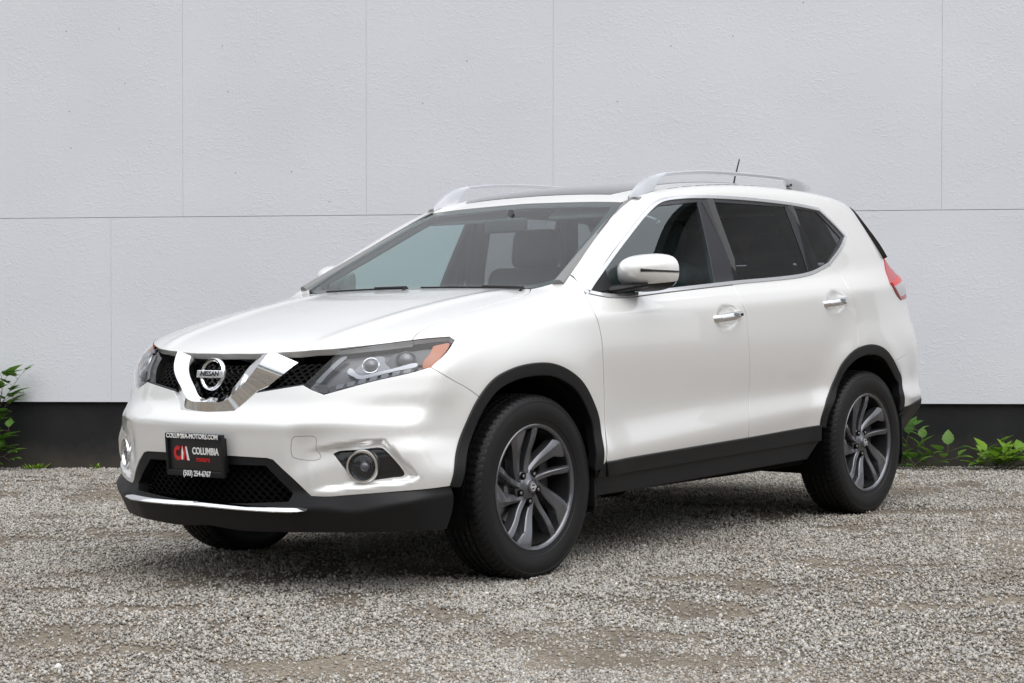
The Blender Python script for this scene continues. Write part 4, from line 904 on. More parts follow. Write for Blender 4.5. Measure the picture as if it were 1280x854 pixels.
# wheel arch mouldings, cladding, sills
def arch(curve,wx,name,lo):
    ins=[];
    for p in curve:
        r=math.hypot(p[0]-wx,p[2]-.36);k=(r-.040)/r;ins.append([wx+(p[0]-wx)*k,p[1],.36+(p[2]-.36)*k])
    return panel(name,[curve,[curve[-1],ins[-1]],rv(ins),[ins[0],curve[0]]],SIDE,M['plastic'],car,gap=.0,off=.007,flange=.045,mirror=True,ds=.011,lip=.006)
arch(o3['archF'],0.,'wheel_arch_trim',0);arch(aR,2.706,'wheel_arch_trim',0)
dF=[doorb[:2],[doorb[1],clb[1]],rv(clb[:2]),[clb[0],doorb[0]]];dR=[doorb[1:],[doorb[2],clb[2]],rv(clb[1:]),[clb[1],doorb[1]]]
panel('door_cladding',dF,SIDE,M['plastic'],fdoors[0],gap=.002,off=.009,flange=.02,mirror=fdoors[1],ds=.012,lip=.005)
panel('door_cladding',dR,SIDE,M['plastic'],rdoors[0],gap=.002,off=.009,flange=.02,mirror=rdoors[1],ds=.012,lip=.005)
rk=o3['rockbot'];af=o3['archF'][-1];rk=[[.41,rk[0][1],.285],[1.2,rk[1][1],.296],[2.13,rk[2][1],.31]]
sillc=[[[.385,-.9,.40],[.43,-.9,.362],[.47,-.9,.356]],[[.47,-.9,.356]]+clb[1:]+[],[clb[2],[2.215,-.9,.40]],[[2.215,-.9,.40],rk[2]],rv(rk),[rk[0],[.385,-.9,.40]]]
panel('sill',sillc,SIDE,M['plastic'],car,gap=.001,off=-.004,flange=.09,mirror=True,ds=.014,lip=.008)
# filler between fender foot and sill
panel('sill_end',[[af,o3['doorF'][-1]],[o3['doorF'][-1],[.44,-.9,.36]],[[.44,-.9,.36],[.392,-.9,.36]],[[.392,-.9,.36],af]],SIDE,M['plastic'],car,gap=0.,off=.002,flange=.03,mirror=True)
for s in(1,-1):
    for wx,y0 in((.0,.36),(2.706,.36)):
        b=MB();V=[];Fc=[];n=28
        for i in range(n+1):
            t=math.pi*(-.12+1.24*i/n)
            for r,y in((.425,-.868),(.415,-.80),(.41,-.45),(.01,-.45)): V.append((wx+r*math.cos(t),y*s,.37+r*math.sin(t)))
        for i in range(n):
            for q in range(3): Fc.append((i*4+q,i*4+q+1,i*4+5+q,i*4+4+q))
        b.add(V,Fc);b.build('wheel_well',M['dark'],car)
    b=MB();b.box((.395,-.80*s,.325),(.012,.17,.17),None,.004);b.build('mud_flap',M['plastic'],car)
    b=MB();b.box((3.10,-.80*s,.36),(.012,.16,.20),None,.004);b.build('mud_flap',M['plastic'],car)

# rear end
rbh=[rb+rb_end,[rb_end[-1],[3.57,-.3,.85],[3.58,0,.85]],[[3.58,0,.55],[3.56,-.4,.55],[3.43,-.78,.545],o3['rbump_bot'][0]],rv(aR[10:])]
rbump_half=[[[3.58,0,.55],[3.56,-.4,.55],[3.43,-.78,.545],aR[-1]],rv(aR[10:])+[rb[0]],rb+rb_end,[rb_end[-1],[3.57,-.3,.85],[3.58,0,.85]]]
RB2=Cyl(2.35,1)
panel('rear_bumper',symm(rbump_half),RB2,M['paint'],car,gap=.002,flange=.03)
rl=[[[3.57,0,.545],[3.55,-.4,.545],[3.42,-.78,.54],[aR[-1][0],-.885,aR[-1][2]-.004]],[[aR[-1][0],-.885,aR[-1][2]-.004],[3.09,-.88,.40]],[[3.09,-.88,.40],[3.40,-.76,.34],[3.52,-.4,.30],[3.55,0,.30]]]
panel('rear_lower_bumper',symm(rv_ for rv_ in [rv(rl[2]),rv(rl[1]),rv(rl[0])]) if False else symm([rv(rl[2]),rv(rl[1]),rv(rl[0])]),RB2,M['plastic'],car,gap=.001,off=.004,flange=.03,lip=.005,depth=lambda P:-.55*np.clip(.50-P[:,2],0,1))
tg=[[[3.58,0,.856],[3.57,-.3,.856],[3.535,-.592,.846]],[[3.535,-.592,.846],[3.52,-.592,.95],[3.47,-.552,1.066]],[[3.47,-.552,1.066],[3.43,-.532,1.16],[3.34,-.532,1.272]],[[3.34,-.532,1.272],[3.345,-.3,1.28],[3.35,0,1.285]]]
tail_gate=panel('tailgate',symm(tg),REARC,M['paint'],car,gap=.003,flange=.03)
rg_=[[[3.345,0,1.292],[3.34,-.3,1.287],[3.32,-.60,1.282],[3.205,-.70,1.283]],[[3.205,-.70,1.283],[3.13,-.66,1.40],[3.02,-.575,1.54]],[[3.02,-.575,1.54],[3.08,-.3,1.553],[3.095,0,1.556]]]
panel('rear_screen',symm(rg_),REARC,M['sunroof'],tail_gate,gap=.003,flange=.012)
tl=panel('tail_lamp',tailC,QUART,M['redlamp'],car,gap=.003,off=.006,flange=.02,mirror=True,ds=.010,lip=.004)
tlow=[[[3.06,-.83,1.128],[3.2,-.76,1.135],[3.36,-.62,1.14]],[[3.36,-.62,1.14],[3.38,-.64,1.085]],[[3.38,-.64,1.085],[3.25,-.77,1.075],[3.15,-.83,1.078]],[[3.15,-.83,1.078],[3.06,-.83,1.128]]]
tmid=[[[3.05,-.83,1.150],[3.2,-.75,1.160],[3.36,-.62,1.165]],[[3.36,-.62,1.165],[3.36,-.63,1.132]],[[3.36,-.63,1.132],[3.2,-.76,1.127],[3.075,-.83,1.120]],[[3.075,-.83,1.120],[3.05,-.83,1.150]]]
panel('reverse_lamp',tlow,QUART,M['whitelamp'],tl[0],gap=.002,off=.010,flange=.008,mirror=tl[1],ds=.008)
panel('brake_lamp',tmid,QUART,M['redlamp2'],tl[0],gap=.002,off=.010,flange=.008,mirror=tl[1],ds=.008)
# dark spoiler blade down the rear pillar
bl=[[[3.205,-.716,1.283],[3.14,-.672,1.40],[3.035,-.592,1.535]],[[3.035,-.592,1.535],[3.075,-.55,1.53]],[[3.075,-.55,1.53],[3.18,-.62,1.39],[3.245,-.665,1.283]],[[3.245,-.665,1.283],[3.205,-.716,1.283]]]
panel('pillar_blade',bl,QUART,M['gloss'],tail_gate,gap=.0,off=.024,flange=.045,mirror=True,ds=.012)
# tail spoiler lip above the rear screen
sp=[[[3.0,0,1.60],[2.98,-.35,1.592],[2.95,-.565,1.575]],[[2.95,-.565,1.575],[3.04,-.585,1.558]],[[3.04,-.585,1.558],[3.09,-.4,1.56],[3.13,0,1.572]]]
def spoiler():
    top_=smooth_curve(np.array(sp[0]),.03);bk=smooth_curve(np.array([[3.055,-.588,1.552],[3.11,-.42,1.566],[3.15,0,1.578]])[::-1],.03);n=24
    T=np.stack([np.interp(np.linspace(0,1,n),np.linspace(0,1,len(top_)),top_[:,i]) for i in range(3)],1);B=np.stack([np.interp(np.linspace(0,1,n),np.linspace(0,1,len(bk)),bk[:,i]) for i in range(3)],1)
    T,_=onto(T,(0,0,1),0.) if False else (T,None)
    Q,nn=onto(np.stack([T[:,0],T[:,1],T[:,2]+.3],1),(0,0,-1),.001)
    rings=[]
    for f,dz in((0,0.),(.35,.006),(.7,.006),(.95,.002),(1.,-.006),(.97,-.018),(.4,-.025)): 
        rings.append(Q*(1-f)+B*f+np.array([0,0,dz]))
    V=[];Fc=[]
    full=[np.vstack([r*[1,-1,1],r[::-1]])[:] for r in rings]
    for r in full: V+=list(r)
    L=len(full[0])
    for a in range(len(full)-1):
        for i in range(L-1): Fc.append((a*L+i,a*L+i+1,(a+1)*L+i+1,(a+1)*L+i))
    auto_smooth(mesh('tail_spoiler',V,Fc,M['paint'],tail_gate),40)
spoiler()
# roof rails: arched bars on broad feet
def rail(s):
    topz=spl([1.085,1.16,1.238,1.353,1.5,1.639,1.967,2.396,2.55,2.69],[1.543,1.597,1.634,1.660,1.675,1.685,1.692,1.690,1.680,1.655])
    X=np.concatenate([np.linspace(1.085,1.36,14),np.linspace(1.42,2.36,20),np.linspace(2.40,2.70,10)]);n=len(X);V=[];Fc=[]
    roofz,_=onto(np.stack([X,np.full(n,-.575),np.full(n,1.9)],1),(0,0,-1),0.)
    for i,x in enumerate(X):
        zt=topz(x);gap=1.355<x<2.40
        zb=zt-.017 if gap else roofz[i][2]-.012
        if not gap: zb=min(zb+(zt-.017-zb)*float(max(sst(1.20,1.355,np.array(x))*(x<1.6),(1-sst(2.40,2.52,np.array(x)))*(x>1.6))),zt-.006)
        f=min(1,(x-1.085)/.10+.25,(2.70-x)/.10+.2);w=.0145*f;yc=-.578-.012*math.sin(math.pi*(x-1.085)/1.615)
        for dy,dz in((-1,0),(-1,.7),(-.7,1),(.7,1),(1,.7),(1,0)): V.append((x,(yc+dy*w)*s,zb+(zt-zb)*dz if dz<1 else zt))
    for i in range(n-1):
        for q in range(6): Fc.append((i*6+q,i*6+(q+1)%6,i*6+6+(q+1)%6,i*6+6+q))
    Fc+=[tuple(range(6)),tuple((n-1)*6+q for q in range(6))]
    r=auto_smooth(mesh('roof_rail',V,Fc,M['silver'],car),38)
    b=MB();b.box((2.47,-.588*s,1.652),(.03,.02,.018),None,.004);b.build('rail_foot_cover',M['plastic'],r)
rail(1);rail(-1)
b=MB();b.lathe([(.001,.020),(.012,.018),(.022,.008),(.028,-.012)],24,'z',(2.87,0,1.655));ant=b.build('antenna',M['plastic'],car)
b=MB();b.tube([(2.872,0,1.66),(2.90,0,1.74),(2.950,0,1.845)],[.0055,.0045,.0035],8);b.build('antenna_mast',M['plastic'],ant)
# wipers at the foot of the windscreen
for y0,y1,l in((-.62,-.05,0),(.02,.52,1)):
    P=[[.258+.008*abs(t),y0+(y1-y0)*t,1.2] for t in np.linspace(0,1,14)];Q,n=onto(P,(.3,0,-.95),.005);b=MB();b.tube(Q,.004,6);b.tube([Q[0]+[-.03,0,-.01],Q[0]+[-.01,0,.004],Q[5]+[-.004,0,.004]],.006,6);b.build('wiper',M['plastic'],wscreen)
# door mirrors
def door_mirror(s,door):
    c=Vector((.722,-.905,1.192));V=[];Fc=[];n=40;m=16
    def pt(u,v):        # u: round the rim, v: 0 rim .. 1 nose
        f=math.cos(v*math.pi/2);k=2.+.8*f;cs,sn=math.cos(u),math.sin(u);r=(abs(cs)**k+abs(sn)**k)**(-1/k)
        yy=.120*r*cs;zz=.078*r*sn
        zz*=1.+.10*(yy/.12) if False else 1.
        zz-=.10*(-yy) *0.0
        q=math.sin(v*math.pi/2)
        x=.060-.150*q
        x+=.03*(-yy*f/.12)
        return Vector((x,yy*f-.012*q*0,zz*f+.012*q-.0*yy+(-.05*yy*f)))
    for j in range(m+1):
        for i in range(n):
            p=pt(2*math.pi*i/n,j/m*.995);V.append((c.x+p.x,(c.y+p.y)*s,c.z+p.z))
    for j in range(m):
        for i in range(n): Fc.append((j*n+i,j*n+(i+1)%n,(j+1)*n+(i+1)%n,(j+1)*n+i))
    import bmesh
    def cut(name,m,par,keep_low):
        q=mesh(name,V,Fc,m,par);bm=bmesh.new();bm.from_mesh(q.data)
        bmesh.ops.bisect_plane(bm,geom=bm.verts[:]+bm.edges[:]+bm.faces[:],plane_co=(c.x,c.y*s,c.z-.046),plane_no=Vector((-.10,0,1 if keep_low else 1)),clear_outer=keep_low,clear_inner=not keep_low)
        if keep_low:
            for v in bm.verts: v.co=Vector((c.x+(v.co.x-c.x)*.94,c.y*s+(v.co.y-c.y*s)*.96,v.co.z-.0015))
        bm.to_mesh(q.data);bm.free();return auto_smooth(q,50)
    o=cut('door_mirror',M['paint'],door,False);cut('mirror_lower_cap',M['plastic'],o,True)
    b=MB();rim=[V[i] for i in range(n)];b.add([(x+.0,y,z) for x,y,z in rim],[tuple(range(n))]);mesh('mirror_glass',b.V,b.F,M['chrome'],o,False)
    # turn signal strip along the housing
    b=MB();P=[]
    for k in range(16):
        t=k/15;p=pt(math.pi+.16-.10*t,.80-.78*t);P.append(Vector((c.x+p.x-.001,(c.y+p.y-.001)*s,c.z+p.z)))
    b.tube(P,[(.003,.0075-.003*min(1,i/5)) for i in range(16)],8);b.build('mirror_turn_signal',M['gloss'],o)
    b=MB();b.tube([(.62,-.81*s,1.118),(.64,-.85*s,1.126),(.69,-.885*s,1.136),(.72,-.93*s,1.142)],[(.055,.022),(.05,.018),(.052,.016),(.05,.012)],14);b.build('mirror_arm',M['plastic'],o)
door_mirror(1,fdoors[0]);door_mirror(-1,fdoors[1])
# door handles
def handle(x0,z0,x1,z1,s,door):
    n=18;P=[];R=[]
    ch=np.array([[x0+(x1-x0)*t,-.9,z0+(z1-z0)*t] for t in np.linspace(0,1,n)])
    keep=EXTRA[:];EXTRA.clear();Q,nn=onto(ch,(0,1,0),0.);EXTRA.extend(keep)
    for i,t in enumerate(np.linspace(0,1,n)):
        lift=.030*math.sin(math.pi*min(max((t-.02)/.96,0),1))**.45-.006;p=Q[i]+np.array([0,-1,0])*lift;P.append((p[0],p[1]*s,p[2]))
        R.append((.010+.003*math.sin(math.pi*t),.0155+.004*math.sin(math.pi*t)))
    b=MB();b.tube(P,R,14);h=b.build('door_handle',M['chrome'],door,60)
    return h
for s,(a,b_) in((1,(0,0)),(-1,(1,1))):
    h=handle(1.265,.990,1.490,1.012,s,fdoors[a]);handle(2.243,1.050,2.468,1.073,s,rdoors[a])
    if s==1:
        q,n=onto([[1.462,-.9,1.01]],(0,1,0),0.);b=MB();b.box((1.452,q[0][1]-.030,1.009),(.010,.012,.013),None,.002);b.build('key_button',M['gloss'],h)
# wheels
R_T=.3635
def tyre_mesh():
    n=360;half=[(.238,-.090),(.243,-.098),(.255,-.1015),(.264,-.1035),(.266,-.1060),(.285,-.1115),(.303,-.1128),(.318,-.1115),(.332,-.1075),(.334,-.1085),(.342,-.1055),(.350,-.100),(.3555,-.0935),(.3590,-.0865),(.3605,-.080)]
    tr=[];
    y=-.074
    for yc in(-.046,-.0155,.0155,.046):
        tr+=[(None,yc-.019 if yc>-.04 else -.068),(None,yc-.0052),('g',yc-.0042),('g',yc+.0042),(None,yc+.0052)]
    tr+=[(None,.068)]
    prof=[(r,y,0) for r,y in half]
    for q,y in tr: 
        r=R_T-.0030*(abs(y)/.08)**3;prof.append((r-.008 if q=='g' else r,y,1 if q is None else 2))
    prof+=[(r,-y,0) for r,y in half[::-1]]
    V=[];K=len(prof)
    for i in range(n):
        t=2*math.pi*i/n
        for r,y,k in prof:
            rr=r;ii=i+int(abs(y)*90)
            if .060<abs(y)<.101 and r>.345 and ii%5==0: rr-=.006
            elif k==1 and abs(y)<=.060 and (ii+3)%5==0: rr-=.004
            x,z=rr*math.cos(t),rr*math.sin(t)
            if z<-.3515:
                z=-.3515+(z+.3515)*.05
            V.append((x,y*(1+.05*max(0,-z/.36-.75)*4*(.2 if abs(y)<.09 else 1)),z))
    Fc=[(i*K+q,((i+1)%n)*K+q,((i+1)%n)*K+q+1,i*K+q+1) for i in range(n) for q in range(K-1)]
    return V,Fc
def spokes():
    mb=MB();R=.2465
    P=lambda r,a:np.array([r*R*math.cos(rad(a)),r*R*math.sin(rad(a))])
    def blade(up,lowe,tilt,base,a0):
        pl_=lambda Q:np.vstack([np.linspace(P(*a_),P(*b_),8,endpoint=False) for a_,b_ in zip(Q[:-1],Q[1:])]+[P(*Q[-1])[None]]);U=pl_(up);L=pl_(lowe);n=30;w=9
        g=lambda C:np.stack([np.interp(np.linspace(0,1,n),np.linspace(0,1,len(C)),C[:,i]) for i in range(2)],1)
        U,L=g(U),g(L);V=[];Fc=[]
        for i in range(n):
            for j in range(w):
                f=j/(w-1);p=U[i]*(1-f)+L[i]*f;r=np.hypot(*p)/R
                # crease near the leading edge: narrow bright facet, broad flat facet
                y=-(.066+.030*sst(.25,.98,np.array(r)))+tilt*(f-.25 if f>.25 else (.25-f)*4.2)*(.35+.65*min(1,r*1.2))
                edge=.0025*((f<.01)or(f>.99));V.append((p[0],float(y)+edge,p[1]))
        b=len(V)
        for i in range(n):
            for j in(0,w-1): q=V[i*w+j];V.append((q[0]*.995,q[1]+.040,q[2]*.995))
        for i in range(n-1):
            for j in range(w-1): Fc.append((i*w+j,i*w+j+1,(i+1)*w+j+1,(i+1)*w+j))
            Fc.append((i*w,(i+1)*w,b+(i+1)*2,b+i*2));Fc.append((i*w+w-1,b+i*2+1,b+(i+1)*2+1,(i+1)*w+w-1))
            Fc.append((b+i*2,b+(i+1)*2,b+(i+1)*2+1,b+i*2+1))
        c,s=math.cos(rad(a0)),math.sin(rad(a0));V=[(x*c-z*s,y,x*s+z*c) for x,y,z in V];mb.add(V,Fc)
    for k in range(5):
        blade([(.20,96),(.31,84),(.965,52)],[(.20,62),(.27,64),(.72,37.5),(.965,25.5)],.010,0,72*k)
        blade([(.18,48),(.27,38),(.60,23),(.965,17.5)],[(.18,4),(.27,14),(.60,13),(.965,9.5)],.008,0,72*k)
    # plain hub; shade in the bolt holes comes from separate dark discs
    hub=[(.0005,-.080),(.026,-.080),(.030,-.076),(.044,-.071),(.058,-.062),(.066,-.050),(.066,-.02)];mb.lathe(hub,50)
    mb.lathe([(.2290,-.070),(.2315,-.094),(.2365,-.100),(.2435,-.1025),(.2468,-.100),(.2468,-.088)],96)
    return mb
def make_wheel(x,s,steer=0.):
    w=MB();w.lathe([(.2255,-.088),(.222,-.06),(.214,-.02),(.206,.04),(.21,.088),(.238,.094)],72)
    w.lathe([(.0005,.02),(.10,.02),(.14,.03)],40)
    def place(o): o.matrix_world=Matrix.Translation((x,-.785*s,.352))@Matrix.Rotation(0 if s==1 else math.pi,4,'Z')@Matrix.Rotation(SPIN.get((x,s),0),4,'Y')
    if 'wheel' not in CACHE:
        CACHE['wheel']=w.build('wheel',M['gun2']).data
        o=auto_smooth(mesh('tyre',*TY,M['rubber']),28);CACHE['tyre']=o.data;bpy.data.objects.remove(o)
        o=SPK.build('rim',M['gun'],None,28);CACHE['rim']=o.data;bpy.data.objects.remove(o)
        b=MB();b.lathe([(.155,.012),(.155,-.010),(.085,-.010),(.075,-.02),(.05,-.02)],64)
        o=b.build('brake_disc',M['steel']);CACHE['brake_disc']=o.data;bpy.data.objects.remove(o)
        b=MB();b.lathe([(.0005,-.088),(.018,-.0875),(.0235,-.085),(.0255,-.079)],40);o=b.build('hub_cap',M['gun']);CACHE['hub_cap']=o.data;bpy.data.objects.remove(o)
        b=MB();V=[];Fc=[]
        for i in range(32):
            t=2*math.pi*i/32
            for r,y in((.0125,-.0875),(.0130,-.0895),(.0155,-.0895),(.016,-.0870)): V.append((r*math.cos(t),y,r*math.sin(t)))
        for i in range(32):
            for q in range(3): Fc.append((i*4+q,i*4+q+1,((i+1)%32)*4+q+1,((i+1)%32)*4+q))
        b.add(V,Fc);b.box((0,-.0892,0),(.038,.002,.007));o=b.build('hub_emblem',M['silver']);CACHE['hub_emblem']=o.data;bpy.data.objects.remove(o)
        b=MB();b.lathe([(.0003,-.0705),(.0135,-.0705),(.0135,-.06)],20,'y',(0,-.0015,0))  # near-black disc proud of the hub, standing in for shade in a bolt hole
        o=b.build('bolt_hole_shade',M['dark']);CACHE['bolt_hole_shade']=o.data;bpy.data.objects.remove(o)
        b=MB();b.lathe([(.0003,-.0735),(.006,-.0735),(.0075,-.072),(.0075,-.065)],6,'y')
        o=b.build('lug_nut',M['steel']);CACHE['lug_nut']=o.data;bpy.data.objects.remove(o)
        root=[q for q in bpy.data.objects if q.name=='wheel'][0]
    else: root=link('wheel',CACHE['wheel'])
    root.parent=car;place(root)
    for q in('tyre','rim','brake_disc','hub_cap','hub_emblem'):
        c=link(q,CACHE[q]);c.parent=root
        if q=='tyre': c.matrix_parent_inverse=Matrix.Rotation(-SPIN.get((x,s),0),4,'Y')
    for k in range(5):
        for q in('bolt_hole_shade','lug_nut'): c=link(q,CACHE[q]);c.parent=root;c.location=(.057*math.cos(rad(57+72*k)),0,.057*math.sin(rad(57+72*k)))
    b=MB();b.box((.135,.0,.03),(.06,.075,.16),None,.012);c=b.build('brake_caliper',M['gun2'],root)
CACHE={};SPIN={(0.,1):0.,(2.706,1):rad(3),(0.,-1):rad(20),(2.706,-1):rad(50)}
TY=tyre_mesh();SPK=spokes()
for x in(0.,2.706):
    for s in(1,-1): make_wheel(x,s)
# underside
b=MB();b.box((1.35,0,.285),(3.9,1.50,.05),None,.02);b.box((-.30,0,.45),(.9,.86,.34),None,.04);b.box((3.0,0,.42),(.75,1.0,.28),None,.04)
for x in(0.,2.706): b.tube([(x,-.7,.33),(x,.7,.33)],.03,10)
b.build('underbody',M['dark'],car)
# cabin
cab=MB();cab.box((1.30,0,.34),(1.7,1.56,.06));cab.box((.12,0,.66),(.05,.84,.7));
for s in(1,-1): cab.box((1.30,-.79*s,.70),(1.62,.03,.70))
cab.box((3.05,0,.72),(.04,1.4,.60));cab.box((2.62,0,.80),(.9,.86,.06));cabin=cab.build('cabin_shell',M['interior'],car)
def lofty(name,prof,y0,y1,m,parent,n=17,round_=.0):
    V=[];Fc=[];K=len(prof)
    for i in range(n):
        f=i/(n-1);y=y0+(y1-y0)*f
        for x,z in prof: V.append((x+round_*(2*f-1)**2,y,z-round_*.5*(2*f-1)**2))
    for i in range(n-1):
        for k in range(K-1): Fc.append((i*K+k,i*K+k+1,(i+1)*K+k+1,(i+1)*K+k))
    Fc+=[tuple(range(K)),tuple((n-1)*K+k for k in range(K))]
    return auto_smooth(mesh(name,V,Fc,m,parent),40)
lofty('dashboard',[(.30,1.05),(.45,1.085),(.62,1.10),(.78,1.085),(.88,1.03),(.90,.93),(.84,.82),(.80,.60),(.40,.55)],-.76,.76,M['interior'],cabin,round_=.03)
b=MB();b.tube([(.95,-.37,1.0),(.80,-.37,.93)],.03,10)
V=[(.95+.06*math.sin(t)*.35,-.37+.185*math.cos(t),1.03+.185*math.sin(t)*.93) for t in np.linspace(0,6.2832,40)];b.tube(V,.015,8,False);b.box((.95,-.37,1.01),(.05,.12,.10),None,.02);b.build('steering_wheel',M['interior'],cabin)
def seat(x,y,w,name='car_seat'):
    b=MB();b.box((x,y,.62),(.52,w,.20),Matrix.Rotation(rad(-6),3,'Y'),.06);o=b.build(name,M['seat'],car)
    b=MB();b.box((x+.30,y,.93),(.17,w*.98,.66),Matrix.Rotation(rad(18),3,'Y'),.06);b.build('seat_back',M['seat'],o)
    return o
def headrest(x,y,z,o,w=.27):
    b=MB();b.box((x,y,z),(.11,w,.20),Matrix.Rotation(rad(10),3,'Y'),.045);b.build('headrest',M['seat'],o)
    b=MB()
    for d in(-.06,.06): b.tube([(x-.03,y+d,z-.18),(x,y+d,z)],.006,6)
    b.build('headrest_post',M['silver'],o)
for y in(-.37,.37): o=seat(1.20,y,.50);headrest(1.625,y,1.345,o)
o=seat(2.15,0,1.30,'rear_bench')
for y in(-.42,0,.42): headrest(2.56,y,1.30,o,.25)
# headliner, pillar trims, mirror, visors
lin=[[[1.12,0,1.55],[1.10,-.3,1.545],[1.09,-.52,1.53]],[[1.09,-.52,1.53],[1.5,-.57,1.60],[2.2,-.57,1.62],[2.9,-.54,1.58]],[[2.9,-.54,1.58],[3.0,0,1.58]]]
panel('headliner',symm(lin),TOPC,M['liner'],cabin,gap=0.,off=-.05,flange=0,ds=.05)
for s in(1,-1):
    for P,r in(([(.36,-.735,1.14),(.70,-.655,1.31),(1.02,-.585,1.47),(1.14,-.575,1.52)],.028),([(1.62,-.79,.95),(1.60,-.75,1.25),(1.56,-.66,1.53)],.05),([(2.45,-.78,1.0),(2.38,-.74,1.25),(2.28,-.66,1.53)],.05),([(1.1,-.60,1.51),(1.6,-.625,1.545),(2.3,-.625,1.54),(2.85,-.6,1.50)],.03)):
        b=MB();b.tube([(x,y*s,z) for x,y,z in P],r,10);b.build('pillar_trim',M['pillar'] if r<.04 else M['interior'],cabin)
    b=MB();b.box((1.13,-.36*s,1.495),(.17,.42,.015),Matrix.Rotation(rad(-25),3,'Y'),.005);b.build('sun_visor',M['liner'],cabin)
b=MB();b.box((.93,0,1.43),(.03,.24,.065),None,.012);b.tube([(.94,0,1.43),(.97,0,1.50)],.012,8);b.build('rear_view_mirror',M['interior'],cabin)

# ---------------------------------------------------------------- plants at the foot of the wall
lm=[]
for nm,c0,c1 in(('leaf_bramble',(.06,.15,.022),(.15,.29,.04)),('leaf_fresh',(.13,.27,.02),(.24,.40,.04)),('leaf_dark',(.022,.060,.014),(.05,.11,.022))):
    m=mat(nm,c0,.5,spec=.4);N,L,b=nodes(m);g=N.new('ShaderNodeNewGeometry');cr=N.new('ShaderNodeValToRGB');cr.color_ramp.elements[0].color=(*c0,1);cr.color_ramp.elements[1].color=(*c1,1)
    L.new(g.outputs['Random Per Island'],cr.inputs['Fac']);L.new(cr.outputs[0],b.inputs['Base Color']);b.inputs['Subsurface Weight'].default_value=0.
    tr=N.new('ShaderNodeBsdfTranslucent');L.new(cr.outputs[0],tr.inputs[0]);mx_=N.new('ShaderNodeMixShader');mx_.inputs[0].default_value=.3;L.new(b.outputs[0],mx_.inputs[1]);L.new(tr.outputs[0],mx_.inputs[2]);L.new(mx_.outputs[0],N['Material Output'].inputs[0]);lm.append(m)
M['stem']=mat('green_stem',(.10,.11,.04),.6);M['cane']=mat('brown_cane',(.10,.065,.045),.7)
def leaf(mb,p,d,up,size,rg,width=.72,teeth=True,fold=.25,curl=.25):
    d=Vector(d).normalized();up=Vector(up);s=d.cross(up).normalized();n=s.cross(d);m=9
    V=[];Fc=[]
    for i in range(m+1):
        t=i/m;w=width*.5*math.sin(math.pi*min(1,t**.75))**.9*(1-.25*t)+.004;w*=1+(.13 if (teeth and i%2) else 0)
        c=Vector(p)+d*size*t-n*size*curl*t*t
        V+=[c+s*w*size+n*w*size*fold,c,c-s*w*size+n*w*size*fold]
    for i in range(m):
        for k in(0,1): Fc.append((i*3+k,i*3+k+1,i*3+4+k,i*3+3+k))
    mb.add(V,Fc)
def plant(name,label,cat,s,t,canes,leaves,mat_leaf,seed,out=.12,group=None,size=(.05,.08),stem_m='stem',rad0=.004,trefoil=False,thick=1.):
    """canes: lists of (s,t,out) points measured along the wall; leaves: per-metre density"""
    root=thing(name,label,cat,tuple(wp(s,t,0)+WN*out),group);rg=np.random.default_rng(seed);o0=np.array(root.location)
    st=MB();lf=MB()
    for cane in canes:
        P=smooth_curve(np.array([wp(*q)-o0 for q in cane]),.02);K=len(P);st.tube(P,[rad0*(1-.75*i/(K-1)) for i in range(K)],6)
        L=K*.02;nl=max(2,int(L*leaves))
        for q in range(nl+1):
            f=min(.999,.12+.88*q/nl+.03*(rg.random()-.5));i=int(f*(K-1));p=P[i];tan=P[min(i+1,K-1)]-P[max(i-1,0)];tan/=np.linalg.norm(tan)+1e-9
            a=rg.random()*6.28;side=WE*math.cos(a)+WN*(math.sin(a)*.8+.3);d=side*.9+np.array([0,0,.25+.5*rg.random()])+tan*.3;d/=np.linalg.norm(d)
            sz=size[0]+(size[1]-size[0])*rg.random();sz*=.65+.5*math.sin(math.pi*min(1,f*.9+.1))
            e=p+d*sz*.45;st.tube([p,(p+e)/2+[0,0,.004],e],.0012*thick,5)
            leaf(lf,e,d,(0,0,1),sz,rg)
            if trefoil:
                for sg in(-1,1):
                    dd=d+sg*1.0*np.cross(d,[0,0,1]);leaf(lf,e-d*.005,dd,(0,0,1),sz*.8,rg)
    st.build('stem',M[stem_m],root);mesh('leaves',lf.V,lf.F,mat_leaf,root)
    return root
plant('bramble','tall bramble with leafy canes climbing the wall at the left edge','plant',.02,0,[
  [(-.10,0,.10),(-.04,.22,.14),(.06,.42,.15),(.16,.56,.16),(.235,.655,.17),(.262,.675,.18)],[(.0,0,.12),(.05,.18,.2),(.11,.27,.22),(.19,.27,.25)],[(.0,0,.12),(.05,.05,.2),(.12,.10,.24),(.2,.07,.28)],[(.0,.2,.12),(.06,.34,.15),(.13,.46,.17),(.2,.50,.2)],[(.0,0,.15),(.03,.08,.22),(.06,.12,.26),(.10,.115,.30)],
  [(-.12,0,.12),(-.10,.30,.18),(-.02,.52,.2),(.03,.56,.22)],[(.06,.42,.15),(.09,.55,.16),(.085,.66,.17),(.06,.685,.18)],[(-.2,0,.12),(-.16,.3,.15),(-.2,.6,.2),(-.1,.75,.2)],[(-.05,0,.1),(-.02,.06,.2),(-.05,.16,.28)]],13,lm[0],5,size=(.09,.15),trefoil=True,stem_m='cane')
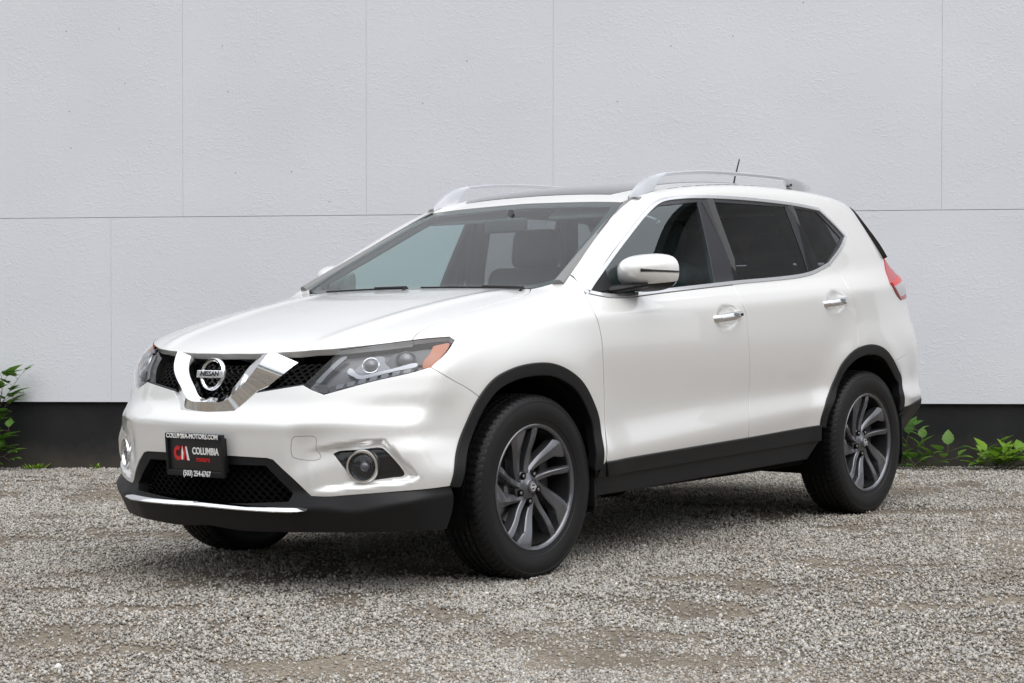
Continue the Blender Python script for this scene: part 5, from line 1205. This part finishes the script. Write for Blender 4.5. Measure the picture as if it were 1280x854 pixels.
plant('tall_weed','leafy green weed growing at the wall base just behind the rear tyre','plant',6.27,0,[
  [(6.22,0,.12),(6.17,.14,.14),(6.10,.26,.16),(6.07,.345,.18)],[(6.24,0,.14),(6.26,.12,.18),(6.24,.22,.22)],[(6.25,0,.12),(6.36,.05,.16),(6.48,.07,.2)],[(6.2,0,.14),(6.10,.10,.2),(6.0,.155,.22)],[(6.3,0,.12),(6.40,.10,.16),(6.46,.13,.2)],[(6.07,.25,.16),(6.17,.26,.18),(6.25,.24,.22)],[(6.22,0,.2),(6.2,.04,.3),(6.18,.03,.36)],[(6.1,0,.12),(6.06,.05,.2),(6.02,.045,.24)]],18,lm[0],9,size=(.08,.125))
plant('low_weed','low bright green weed clump at the wall base near the right edge','plant',6.75,0,[
  [(6.75,0,.1),(6.72,.10,.13),(6.70,.155,.15)],[(6.73,0,.12),(6.66,.07,.16),(6.60,.10,.2)],[(6.78,0,.1),(6.85,.06,.14),(6.93,.075,.16)],[(6.75,0,.14),(6.77,.09,.2),(6.78,.13,.22)],[(6.7,0,.12),(6.62,.03,.2),(6.55,.03,.22)],[(6.8,0,.12),(6.88,.03,.2),(6.96,.03,.24)],[(6.74,0,.16),(6.73,.06,.24),(6.73,.07,.3)]],38,lm[1],12,size=(.075,.12))
plant('shaded_weed','dark weed at the wall base seen below the car sill','plant',5.13,0,[[(5.13,0,.1),(5.08,.06,.14),(5.02,.09,.16)],[(5.15,0,.1),(5.2,.06,.14),(5.25,.07,.18)],[(5.13,0,.12),(5.13,.08,.16),(5.14,.10,.2)],[(5.1,0,.12),(5.02,.03,.2),(4.98,.03,.24)]],30,lm[2],15,size=(.06,.09))
def tuft(name,label,s,out,w,h,n,seed,m):
    root=thing(name,label,'plant',tuple(wp(s,0,out)));rg=np.random.default_rng(seed);lf=MB()
    for i in range(n):
        a=rg.random()*6.28;r=rg.random()**.5*w;p=np.array([math.cos(a)*r,math.sin(a)*r*.6,0.]);d=np.array([math.cos(a)*.7,math.sin(a)*.7,.6+rg.random()]);leaf(lf,p,d,(0,0,1),h*(.5+.6*rg.random()),rg,.38,False)
    mesh('leaves',lf.V,lf.F,m,root)
tuft('weed_tuft','small flat tuft of green weed at the wall base beside the bramble',.30,.10,.09,.05,46,21,lm[1])
tuft('weed_sprout','tiny green sprout at the wall base left of the car',.735,.08,.025,.05,12,22,lm[1])
